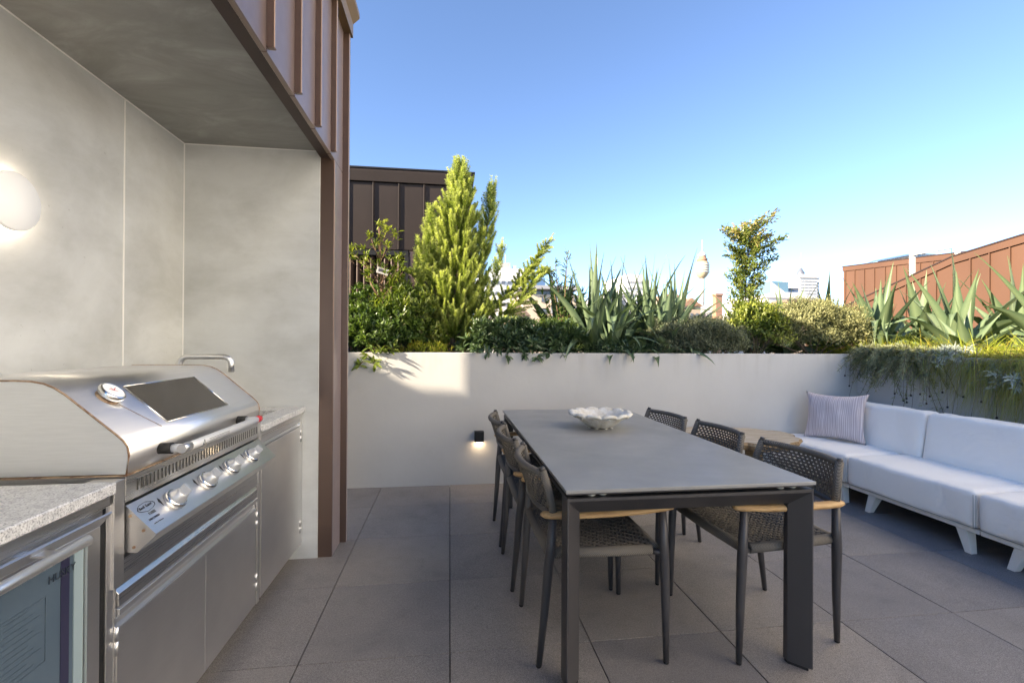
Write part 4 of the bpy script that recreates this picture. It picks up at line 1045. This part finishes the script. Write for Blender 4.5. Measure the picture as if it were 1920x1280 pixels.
# ---- 2. tall loose shrub with plant tag
t = thing('sapling', 'tall loose shrub with yellow green leaf whorls and a white plant tag', 'shrub', (-.60, 4.62, 1.13))
tops = [(-.69, 2.40), (-.60, 2.36), (-.76, 2.30), (-.54, 2.30), (-.66, 2.28), (-.60, 2.22), (-.72, 2.20), (-.92, 2.13), (-.84, 2.16), (-.86, 2.06), (-.79, 2.03), (-.96, 2.08),
        (-.68, 2.08), (-.58, 2.07), (-.50, 2.10), (-.47, 2.02), (-.62, 1.98), (-.73, 1.95), (-.80, 1.93), (-.55, 1.95), (-.49, 1.92), (-.68, 1.88), (-.76, 1.86), (-.60, 1.83), (-.44, 1.96), (-.52, 1.86)]
tops = np.array([(x, 4.62+random.uniform(-.09, .09), z) for x, z in tops])
tops = np.vstack([tops, tops+rng.normal(size=tops.shape)*.032])
O = nrm(tops-np.array([-.64, 4.62, 1.75]))+np.array([0, 0, .5])
p, D, N = whorls(tops, O, 13, .60, .1, .012); n = len(p); ti = tints(n); ti[:, 1] = np.clip((p[:, 2]-1.9)*1.1+rng.uniform(-.3, .4, n), 0, 1)
leaves('foliage', t, 'leaf_lime', p, D, N, .060*rng.uniform(.6, 1.2, n), .021, T_OV, ti)
sm = MB(); tr = [(-.60, 4.62, 1.12), (-.63, 4.62, 1.5), (-.655, 4.62, 1.9), (-.67, 4.62, 2.25), (-.68, 4.62, 2.38)]; sm.tube(tr, [.011, .010, .008, .006, .004], 8)
for q in tops[:26]:
    z0 = q[2]-.16-.1*random.random(); a = (-.60-.08*(z0-1.12), 4.62, z0); sm.tube([a, ((a[0]+q[0])/2, (a[1]+q[1])/2, (a[2]+q[2])/2-.02), tuple(q)], [.005, .004, .002], 5)
sm.build('stem', 'stem', t)
tg = MB().box((-.055, -.0006, -.030), (.055, .0006, .030)).build('plant_tag', 'white_paint', t, local=True); tg.location = Vector((-.635, 4.55, 1.955))-t.location; tg.rotation_euler = (R(-8), R(14), R(14))
MB().box((-.04, -.0012, -.012), (.01, -.0007, .016)).build('print', 'purple', tg, local=True)
# ---- 3. middle leafy shrub
bush('shrub', 'mid green leafy shrub between the tall tagged shrub and the conifer', 'shrub', (-.42, 4.62, 1.50), (.30, .24, .38), 330, 9, .060, .020, 'leaf_lime', young=.3, inner=.3, stems=12, jit=.02)
bush('shrub', 'dense dark green shrub at the foot of the tagged shrub', 'shrub', (-.75, 4.85, 1.52), (.34, .22, .34), 260, 10, .058, .022, 'leaf_glossy', young=.2, inner=.4)
bush('ground_cover', 'dry orange brown tuft at the foot of the conifer', 'plant', (-.22, 4.46, 1.19), (.26, .10, .09), 150, 9, .045, .006, 'grass', young=.9, inner=.2, tm=T_SM, stems=4)

# ---- 4. conifer
t = thing('conifer', 'tall bushy yellow green conifer with upright plumes and one long arm to the right', 'tree', (.02, 4.85, 1.13))
shoots = []; wood = MB()
def curve(pts, q):
    pts = [np.array(a, float) for a in pts]; k = len(pts)-1; x = q*k; i = min(int(x), k-1); f = x-i; return pts[i]*(1-f)+pts[i+1]*f
def leader(pts, rad, nlat, t0, up=1.0, ez=1.0):
    wood.tube([tuple(p_) for p_ in pts], [rad*(1-.85*i/(len(pts)-1)) for i in range(len(pts))], 8)
    for i in range(nlat):
        q = t0+(1-t0)*(i+random.random())/nlat; b0 = curve(pts, min(q, .985)); az = i*2.39996+random.uniform(-.3, .3)
        shoots.append((q, b0, az))
    return pts
LE = [([(.03, 4.85, 1.12), (.03, 4.86, 1.6), (.06, 4.85, 2.2), (.085, 4.85, 2.75), (.092, 4.85, 3.10)], .028, 330, .03, .44, .055),
      ([(.06, 4.85, 1.5), (.22, 4.87, 1.9), (.34, 4.88, 2.3), (.40, 4.88, 2.6), (.43, 4.88, 2.90)], .016, 120, .10, .22, .04),
      ([(.0, 4.84, 1.4), (-.16, 4.80, 1.8), (-.20, 4.80, 2.2), (-.20, 4.82, 2.62)], .014, 95, .10, .22, .04),
      ([(.08, 4.82, 1.35), (.25, 4.78, 1.55), (.45, 4.74, 1.9), (.52, 4.74, 2.25)], .012, 46, .15, .15, .04),
      ([(.0, 4.84, 1.5), (-.14, 4.72, 1.75), (-.30, 4.68, 1.95), (-.30, 4.68, 2.25)], .012, 44, .15, .15, .04)]
brush = []   # (polyline samples Nx3, needle length)
for pts, rad, nlat, t0, rb_, rt_ in LE:
    leader(pts, rad, 0, t0); brush.append((np.array([curve(pts, q) for q in np.linspace(.72, 1, 26)]), .032))
    for i in range(nlat):
        q = t0+(1-t0)*((i+random.random())/nlat)**1.1; b0 = curve(pts, min(q, .985)); az = i*2.39996+random.uniform(-.4, .4)
        ln = (rb_*(1-q)**1.05+rt_)*random.uniform(.65, 1.2)*(.80 if q < .10 else 1)
        out = np.array([math.cos(az), math.sin(az)*.85, 0]); rise = random.uniform(.55, 1.15)*(.6+.8*q)
        m_ = b0+out*ln*.55+np.array([0, 0, ln*.25*rise]); e_ = b0+out*ln*.92+np.array([0, 0, ln*rise*.75+.04+.05*random.random()])
        c_ = np.array([(1-s)**2*b0+2*s*(1-s)*m_+s*s*e_ for s in np.linspace(.25, 1, max(6, int(ln/.011)))])
        brush.append((c_, .038+.014*random.random()))
        if ln > .16:
            for _ in range(3):
                s = random.uniform(.35, .85); k = int(s*(len(c_)-1)); a0 = c_[k]; az2 = az+random.uniform(-1.1, 1.1); l2 = ln*random.uniform(.25, .45)
                e2 = a0+np.array([math.cos(az2)*l2*.5, math.sin(az2)*l2*.5, l2*random.uniform(.7, 1.1)])
                brush.append((np.array([a0*(1-s2)+e2*s2 for s2 in np.linspace(0, 1, max(5, int(l2/.011)))]), .026))
arm = [(.14, 4.80, 1.42), (.40, 4.76, 1.62), (.66, 4.76, 1.86), (.82, 4.76, 2.06), (1.06, 4.76, 2.42)]
def add_arm(arm, rad, n, rb_, dens_lo, dens_hi, blue=True):
    wood.tube(arm, [rad*(1-.8*i/(len(arm)-1)) for i in range(len(arm))], 7)
    for i in range(n):
        q = dens_lo+(dens_hi-dens_lo)*(i+random.random())/n; b0 = curve(arm, q); az = random.uniform(0, 6.28); ln = rb_*(1-q)**.6*random.uniform(.5, 1.2)+.035
        e_ = b0+np.array([math.cos(az)*ln*.7+ln*.45, math.sin(az)*ln*.6, ln*random.uniform(.1, .95)])
        brush.append((np.array([b0*(1-s)+e_*s for s in np.linspace(.1, 1, max(5, int(ln/.011)))]), .032))
add_arm(arm, .014, 130, .20, .12, .93); brush.append((np.array([curve(arm, q) for q in np.linspace(.60, 1, 44)]), .026))
add_arm([(.12, 4.8, 1.36), (.40, 4.72, 1.48), (.66, 4.70, 1.66), (.90, 4.70, 1.98), (.98, 4.70, 2.02)], .012, 90, .22, .15, .9)
add_arm([(.0, 4.8, 1.5), (-.20, 4.68, 1.72), (-.36, 4.62, 1.92), (-.47, 4.62, 1.98)], .010, 20, .10, .30, .98)
P_, D_, Lh, Ti = [], [], [], []
for c_, nl in brush:
    k = len(c_); ax = nrm(np.gradient(c_, axis=0)); m_ = 19
    idx = np.repeat(np.arange(k), m_); A = ax[idx]; pp_ = c_[idx]+A*rng.uniform(-.006, .006, (len(idx), 1))
    r0 = rdir(len(idx)); perp = nrm(r0-A*(r0*A).sum(1, keepdims=True)); d_ = nrm(perp*.8+A*rng.uniform(.45, 1.1, (len(idx), 1)))
    f = idx/(k-1); P_.append(pp_); D_.append(d_); Lh.append(nl*rng.uniform(.7, 1.15, len(idx))*(1-.35*f**4))
    ti = np.zeros((len(idx), 3)); ti[:, 0] = np.clip(rng.uniform(0, 1)*.6+rng.uniform(0, .4, len(idx)), 0, 1); ti[:, 1] = np.clip((f-.30)*1.4*random.uniform(.4, 1.15), 0, 1); Ti.append(ti)
P_, D_, Lh, Ti = map(np.concatenate, (P_, D_, Lh, Ti))
leaves('foliage', t, 'needle', P_, D_, rdir(len(P_)), Lh, .0046, T_ND, Ti)
wood.build('trunk', 'bark', t)

# ---- 6. low rosette shrub
bush('shrub', 'low shrub of dark green leaf rosettes hanging over the wall right of the conifer', 'shrub', (.72, 4.50, 1.27), (.58, .26, .22), 420, 12, .080, .026, 'leaf_rosette', spread=.62, young=.2, inner=.55, jit=.008)
t = thing('shrub', 'two leaf rosettes drooping below the top of the wall', 'shrub', (.75, 4.28, 1.17))
Pc = np.array([(.24, 4.27, 1.20), (.34, 4.25, 1.19), (.52, 4.25, 1.17), (.68, 4.25, 1.18), (.80, 4.25, 1.15), (.92, 4.26, 1.19), (1.05, 4.27, 1.2), (.44, 4.28, 1.22)])
p, D, N = whorls(Pc, np.tile([0, -1, .2], (len(Pc), 1)), 11, .70, -.1, .006); n = len(p)
leaves('foliage', t, 'leaf_rosette', p, D, N, .078*rng.uniform(.7, 1.2, n), .026, T_OV, tints(n))
sm = MB(); [sm.tube([(q[0]+.02, 4.42, 1.16), (q[0]+.01, 4.34, 1.22), tuple(q)], .004, 5) for q in Pc]; sm.build('stem', 'stem', t)
# ---- 7. slender upright shrub with dark narrow leaves
t = thing('shrub', 'slender upright shrub with dark narrow leaves and pale yellow tips', 'shrub', (1.12, 4.70, 1.13))
sm = MB(); Pq, Oq = [], []
for tx_, tz_ in ((1.06, 2.10), (1.18, 2.18), (1.02, 1.96), (1.28, 1.98), (1.12, 1.90), (1.36, 1.80), (.94, 1.78), (1.22, 1.70), (1.42, 1.66), (.90, 1.62)):
    a = Vector((1.14+random.uniform(-.06, .06), 4.70, 1.12)); e = Vector((tx_, 4.70+random.uniform(-.12, .12), tz_)); md = a.lerp(e, .5)+Vector((random.uniform(-.03, .03), 0, .02))
    sm.tube([a, md, e], [.006, .0045, .002], 6)
    for q in np.linspace(.35, 1, 16):
        b_ = (a.lerp(md, q*2) if q < .5 else md.lerp(e, q*2-1)); Pq.append(tuple(b_)); Oq.append((random.uniform(-1, 1), random.uniform(-1, 1), .6))
p, D, N = whorls(np.array(Pq), np.array(Oq), 4, .45, .25, .006); n = len(p); ti = tints(n); ti[:, 1] = np.clip((p[:, 2]-2.0)*3, 0, 1)*rng.uniform(0, 1, n)
leaves('foliage', t, 'leaf_glossy', p, D, N, .075*rng.uniform(.6, 1.2, n), .015, T_OV, ti)
sm.build('stem', 'stem', t)
bush('shrub', 'tangled olive brown shrub below the slender upright shrub', 'shrub', (1.04, 4.55, 1.32), (.26, .20, .20), 300, 9, .046, .013, 'leaf_glossy', young=.8, inner=.2, jit=.02, stems=16)

# ---- agaves: every blade is its own part
def blade(c, az, e0, bend, L, W, fold=.28, twist=0.0, kink=None, n=11):
    V, F, T = [], [], []; p = np.array(c, float); h = np.array([math.cos(az), math.sin(az), 0]); s = np.array([-math.sin(az), math.cos(az), 0]); e = e0
    p = p+h*.02; step = L/n
    for i in range(n+1):
        f = i/n; w_ = W*(.62+.55*math.sin(math.pi*min(1, f*1.25)))*(1-f**2.6)*.92+.0006
        if i: p = p+(h*math.cos(e)+np.array([0, 0, math.sin(e)]))*step
        nn = -h*math.sin(e)+np.array([0, 0, math.cos(e)]); tw = twist*f; ss = s*math.cos(tw)+nn*math.sin(tw); n2 = nn*math.cos(tw)-s*math.sin(tw)
        fd = fold*w_*(1-.5*f)
        V += [p-ss*w_/2+n2*fd, p-ss*w_/5+n2*fd*.22, p+ss*0-n2*.002, p+ss*w_/5+n2*fd*.22, p+ss*w_/2+n2*fd]
        st_ = (0, .55, .8, .55, 0); tr = [(.35+.3*((i*3) % 5)/5, max(0, (f-.85)*3), x) for x in st_]; T += tr
        e -= bend*(1.6*f+.25)/n + (kink[1]/2 if kink and abs(f-kink[0]) < 1.01/n else 0)
    for i in range(n):
        for j in range(4): a = i*5+j; F.append([a, a+5, a+6, a+1])
    return np.array(V), F, np.array(T)
def agave(label, c, n, L, W, lo=20, hi=86, group='blue green agaves growing in the planter', special=(), sq=1.0, azr=None, seed=0, amat='agave'):
    rs_ = random.Random(seed); t = thing('agave', label, 'agave', c, group)
    for i in range(n):
        f = i/max(1, n-1); az = i*2.39996+rs_.uniform(-.25, .25)+seed
        e0 = R(hi-(hi-lo)*f**(1.5 if amat == 'agave_dark' else 1.0)+rs_.uniform(-8, 8)); ll = L*(1.02-.22*f)*rs_.uniform(.72, 1.12)
        bend = .10+(1.05 if amat == 'agave_dark' else 1.5)*f**1.2*rs_.uniform(.5, 1.5); kk = (rs_.uniform(.5, .75), rs_.uniform(.7, 1.5)) if rs_.random() < (.2 if amat == 'agave_dark' else .38) and f > .25 else None
        V, F, T = blade((c[0], c[1], c[2]), az, e0, bend, ll, W*rs_.uniform(.8, 1.15), twist=rs_.uniform(-.7, .7), kink=kk)
        o = raw('leaf', V, F, amat, t, T, smooth=True)
    for az, e0, bend, ll, w_ in special:
        V, F, T = blade(c, R(az), R(e0), bend, ll, w_); raw('leaf', V, F, 'agave', t, T, smooth=True)
    return t
AG = [((1.48, 4.74, 1.15), 40, 1.06, 0.112, 'agave with upright blades left of the observation tower, leftmost of its row', 11),
      ((1.80, 4.92, 1.14), 38, 1.10, 0.110, 'tall agave behind the row with blades against a white office block', 12),
      ((2.12, 4.80, 1.16), 32, 1.09, 0.116, 'central agave with dark arching blades above the middle of the dining table', 13),
      ((2.50, 4.95, 1.14), 25, 1.09, 0.090, 'agave whose outermost blades reach towards the observation tower', 14),
      ((3.62, 5.25, 1.14), 21, 0.92, 0.106, 'agave half hidden behind the sapling and the pale rounded bush', 15),
      ((4.18, 5.38, 1.14), 25, 1.05, 0.125, 'sunlit agave in front of the tall cream tower', 16),
      ((4.72, 5.32, 1.14), 24, 0.98, 0.125, 'sunlit agave just left of the rust red wall end', 17),
      ((4.85, 4.75, 1.16), 30, 1.07, 0.138, 'large pale agave at the planter corner before the rust red wall', 18),
      ((5.45, 4.75, 1.14), 27, 1.09, 0.138, 'agave with a broad curled blade in the middle of the rust red wall', 19),
      ((4.95, 3.98, 1.16), 33, 1.07, 0.150, 'big sprawling agave above the drooping grasses with bent pale blades', 20),
      ((5.75, 4.05, 1.14), 27, 1.09, 0.150, 'agave behind the sprawling one near the right side', 21),
      ((5.0, 3.22, 1.16), 33, 1.05, 0.150, 'agave at the right edge of the photo with wide folded blades', 22)]
AG += [((4.52, 4.42, 1.14), 16, .66, .095, 'smaller agave in the grass at the inner planter corner', 31), ((4.58, 3.62, 1.15), 18, .66, .10, 'low agave with bent blades leaning over the drooping grasses', 32), ((5.35, 3.75, 1.14), 18, .95, .11, 'agave standing between the sprawling one and the one at the photo edge', 33), ((1.66, 4.60, 1.15), 26, .72, .10, 'short agave with dark arching blades at the front of the row', 6), ((2.20, 4.62, 1.15), 26, .78, .10, 'short agave at the front of the row just left of the grey green mound', 5), ((1.22, 5.05, 1.14), 22, 1.04, .10, 'agave rising behind the slender narrow leaved shrub', 9), ((2.28, 5.22, 1.14), 24, 1.14, .10, 'tallest agave at the back between the central one and the tower', 8)]
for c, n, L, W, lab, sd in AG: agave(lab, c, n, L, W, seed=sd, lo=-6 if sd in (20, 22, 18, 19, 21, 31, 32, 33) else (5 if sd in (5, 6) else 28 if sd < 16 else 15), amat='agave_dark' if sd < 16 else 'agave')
t = thing('succulent', 'broad soft blue green leaves drooping over the wall below the agaves', 'plant', (1.72, 4.34, 1.15))
for i, (x, az, e0, L) in enumerate([(1.45, 200, 28, .24), (1.55, 250, 12, .26), (1.70, 268, 18, .27), (1.86, 285, 35, .28), (1.98, 262, 5, .25), (2.08, 300, 40, .28), (2.30, 330, 38, .30), (1.62, 215, 50, .25), (1.38, 185, 45, .22), (2.22, 20, 30, .28)]):
    V, F, T = blade((x, 4.40, 1.17), R(az), R(e0), 1.5, L, .070, fold=.18); T[:, 2] *= .3; raw('leaf', V, F, 'agave', t, T, smooth=True)
bush('shrub', 'small green leafed shrub trailing over the wall under the agaves', 'shrub', (1.75, 4.42, 1.20), (.50, .16, .10), 150, 9, .045, .014, 'leaf_rosette', young=.3, inner=.2, jit=.02)
# ---- grey green rounded bushes
bush('hedge', 'low dark ground hugging hedge along the back edge of the planter', 'hedge', (1.75, 5.45, 1.25), (2.9, .22, .26), 1500, 9, .060, .024, 'leaf_glossy', young=.15, inner=.4, jit=.03, stems=20, kk=3.5)
bush('bush', 'dusky grey green mounded bush under the observation tower', 'bush', (2.52, 4.50, 1.30), (.52, .26, .24), 3200, 9, .026, .0075, 'westringia_dark', spread=.6, inner=.6, tm=T_SM, young=.4, jit=.014, stems=10, kk=2.4)
bush('bush', 'wide rounded pale olive bush beside the planter corner, lit on top', 'bush', (3.92, 4.62, 1.42), (.62, .33, .34), 5200, 9, .026, .0085, 'westringia', spread=.6, inner=.66, tm=T_SM, young=.7, jit=.014, stems=12, kk=2.6)
bush('bush', 'small grey green bush tucked between the agaves and the sapling', 'bush', (2.95, 4.62, 1.34), (.26, .2, .22), 1000, 9, .026, .0075, 'westringia_dark', spread=.6, inner=.5, tm=T_SM, young=.4, jit=.014)
bush('shrub', 'yellow green leafy shrub around the base of the sapling', 'shrub', (3.22, 4.60, 1.42), (.36, .24, .32), 620, 9, .046, .017, 'leaf_lime', young=.55, inner=.35, jit=.02, stems=10)
# ---- sapling with reddish tips
t = thing('sapling', 'airy small leaved sapling with reddish new tips, tallest plant right of the tower', 'tree', (3.22, 4.75, 1.13))
sm = MB(); trk = [(3.21, 4.75, 1.12), (3.20, 4.75, 1.5), (3.22, 4.76, 1.9), (3.24, 4.75, 2.26), (3.22, 4.75, 2.50)]
sm.tube(trk, [.012, .011, .009, .006, .003], 8); Pq, Oq, Yq = [], [], []
for i in range(72):
    q = .16+.84*(i+random.random())/72; b0 = curve(trk, min(q, .99)); az = i*2.4+random.uniform(-.5, .5)
    ln = (.36*(1-abs(q-.80)*1.0)*random.uniform(.5, 1.1)+.06) if q > .42 else .26*random.uniform(.3, 1)
    ln *= (1.15 if math.cos(az) > .3 and .62 < q < .96 else .85)
    e_ = b0+np.array([math.cos(az)*ln*.80, math.sin(az)*ln*.6, ln*random.uniform(.25, .75)])
    md = (b0+e_)/2+np.array([0, 0, -.02]); sm.tube([tuple(b0), tuple(md), tuple(e_)], [.0035, .0028, .0012], 5)
    for s in np.linspace(.2, 1, max(5, int(ln/.019))):
        Pq.append((1-s)**2*b0+2*s*(1-s)*md+s*s*e_); Oq.append((math.cos(az)+random.uniform(-.8, .8), math.sin(az)+random.uniform(-.8, .8), random.uniform(-.1, .8))); Yq.append(s if q > .8 else s*.35)
p, D, N = whorls(np.array(Pq), np.array(Oq), 8, .5, .1, .018); n = len(p); ti = tints(n); ti[:, 1] = np.clip(np.repeat(Yq, 8)*rng.uniform(-.2, 1.1, n), 0, 1)
leaves('foliage', t, 'leaf_sap', p, D, N, .040*rng.uniform(.6, 1.25, n), .020, T_OV, ti)
sm.build('trunk', 'bark', t)
# ---- grasses
def blades(P, H, L, k, w_, mat, name, parent, n=6, kind=None, side=None):
    """P origins, H initial directions, gravity bend k"""
    N_ = len(P); tt = np.linspace(0, 1, n+1); L = np.broadcast_to(L, (N_,)); k = np.broadcast_to(k, (N_,))
    C_ = P[:, None]+H[:, None]*(L[:, None]*tt[None])[..., None]+np.array([0, 0, -1.0])[None, None]*(L[:, None]*k[:, None]*tt[None]**2)[..., None]
    S_ = nrm(np.cross(H, rdir(N_)))[:, None]*(w_*(1-.85*tt))[None, :, None]
    V = np.stack([C_-S_, C_+S_], 2).reshape(-1, 3); a = (np.arange(N_)*(2*(n+1)))[:, None]+2*np.arange(n)[None]
    F = np.stack([a, a+1, a+3, a+2], -1).reshape(-1, 4)
    ti = np.zeros((N_, n+1, 2, 3)); ti[..., 0] = rng.uniform(0, 1, N_)[:, None, None]; ti[..., 1] = (rng.uniform(0, 1, N_) < .25)[:, None, None]*rng.uniform(.2, 1, N_)[:, None, None]
    return raw(name, V, F, mat, parent, ti.reshape(-1, 3), kind=kind)
n = 9000
P = np.stack([rng.uniform(4.20, 4.85, n), rng.uniform(2.3, 4.85, n), np.full(n, 1.13)], 1)
H = nrm(np.stack([rng.normal(-.25, .6, n), rng.normal(-.1, .6, n), rng.uniform(.5, 1.2, n)], 1))
blades(P, H, rng.uniform(.22, .46, n), rng.uniform(.25, .9, n), .0036, 'grass', 'grass', None, kind='stuff')
n = 7000
y_ = 2.15+1.55*rng.uniform(0, 1, n)**1.3
P = np.stack([rng.uniform(4.16, 4.34, n), y_, np.full(n, 1.17)], 1)
H = nrm(np.stack([rng.uniform(-1.1, -.35, n), rng.normal(.15, .45, n), rng.uniform(.10, .55, n)], 1))
L = (.14+.46*np.clip((3.95-y_)/1.1, 0, 1))*rng.uniform(.45, 1.15, n)
blades(P, H*np.array([.52, 1, 1]), L, rng.uniform(.7, 1.45, n), .0026, 'grass_dry', 'drooping_grass', None, n=7, kind='stuff')
# ---- lavender-like and silver trailing plants on the right planter edge
def trailer(name, label, c, n, out, L, nl, ll, lw, mat, drop=(.5, 1.3), spread=.12, yy=.8):
    t = thing(name, label, 'plant', c); sm = MB(); P, O, Y = [], [], []
    for i in range(n):
        a = np.array(c)+np.array([random.uniform(-.02, .10), random.uniform(-spread, spread), 0]); az = random.gauss(math.pi, out); l_ = L*random.uniform(.5, 1.15)
        h = nrm(np.array([math.cos(az)*.55, math.sin(az)*yy, random.uniform(.15, .7)])); k = random.uniform(*drop)
        pts = [a+h*l_*s+np.array([0, 0, -1])*l_*k*s*s for s in np.linspace(0, 1, 7)]
        pts = [np.array([p_[0] if p_[2] > 1.19 else min(p_[0], 4.10), p_[1], p_[2]]) for p_ in pts]
        sm.tube([tuple(p_) for p_ in pts], [.0025]*3+[.0018]*4, 5)
        for s in np.linspace(.25, 1, nl):
            x = s*6; q = min(int(x), 5); f = x-q; P.append(pts[q]*(1-f)+pts[q+1]*f); O.append(nrm(pts[q+1]-pts[q])); Y.append(s)
    p, D, N = whorls(np.array(P), np.array(O), 6, .52, .0, .004); m_ = len(p); ti = tints(m_); ti[:, 1] = np.clip(np.repeat(Y, 6)-.4, 0, 1)*rng.uniform(0, 1, m_)
    leaves('foliage', t, mat, p, D, N, ll*rng.uniform(.6, 1.2, m_), lw, T_SM, ti); sm.build('stem', 'thin_stem', t); return t
trailer('lavender', 'grey green lavender trailing over the wall corner above the pillow', (4.20, 3.98, 1.20), 90, .75, .44, 16, .044, .0056, 'lavender', spread=.26)
trailer('lavender', 'second grey green trailing clump above the sofa back', (4.18, 3.68, 1.18), 34, .6, .46, 14, .040, .0048, 'lavender', (.9, 1.6), .12)
trailer('silver_plant', 'silvery narrow leaved plant sprouting above the middle of the sofa', (4.20, 3.42, 1.20), 20, .8, .20, 8, .060, .0075, 'silver', (.3, .9), .08)
trailer('silver_plant', 'silvery narrow leaved plant hanging lower at the right edge', (4.12, 2.95, 1.05), 22, .8, .19, 8, .060, .0075, 'silver', (.3, .9), .10)
trailer('silver_plant', 'small silvery sprig between the two larger silver plants', (4.14, 3.12, 1.12), 8, .8, .16, 7, .05, .0065, 'silver', (.3, .9), .06)
# ---- thin flower stems with dark seed heads
t = thing('seed_stems', 'thin drooping stems with small dark seed heads above the sofa back', 'plant', (4.2, 3.6, 1.19))
sd_ = [(3.97, 4.43, 1.03), (3.97, 4.44, .90), (3.97, 4.31, .83), (3.97, 3.79, .83)]
SD = [(3.90, 4.18, .98), (3.93, 4.16, .88), (3.62, 3.86, .72), (3.97, 3.57, .85), (3.97, 3.49, .87), (3.97, 3.41, .86), (3.97, 3.27, .79), (3.90, 3.50, .74), (3.84, 3.14, .66), (3.96, 2.92, .76), (3.95, 3.42, .80), (3.95, 3.62, .80),
      (3.94, 3.58, .79), (3.96, 3.60, .82), (3.97, 3.72, .85), (3.80, 2.98, .68), (4.02, 4.0, .92), (4.00, 3.05, .86), (4.02, 3.35, .90), (4.03, 3.2, .88), (4.05, 2.85, .9)]
seedm = None
for i, (x, y, z) in enumerate(SD):
    a = Vector((4.22, y+random.uniform(-.05, .22), 1.2)); e = Vector((x, y, z)); m1 = Vector((4.04 if x > 3.8 else 3.95, (a.y+y)/2, 1.30)); m2 = Vector(((x+4.0)/2 if x > 3.8 else x+.1, y+.02, (z+1.2)/2+.05))
    pts = [a.lerp(m1, .5)+Vector((0, 0, .03)), m1, m1.lerp(m2, .6)+Vector((-.02, 0, .0)), m2, e]
    MB().tube([a]+pts, .0013, 5).build('stem', 'thin_stem', t)
    if seedm is None:
        o = MB().lathe([(.002, -.009), (.0075, -.005), (.008, .001), (.005, .007), (.001, .009)], n=8).build('seed_head', 'seed', t, local=True); seedm = o.data
    else: o = link('seed_head', seedm, t)
    o.location = e-wloc(t)
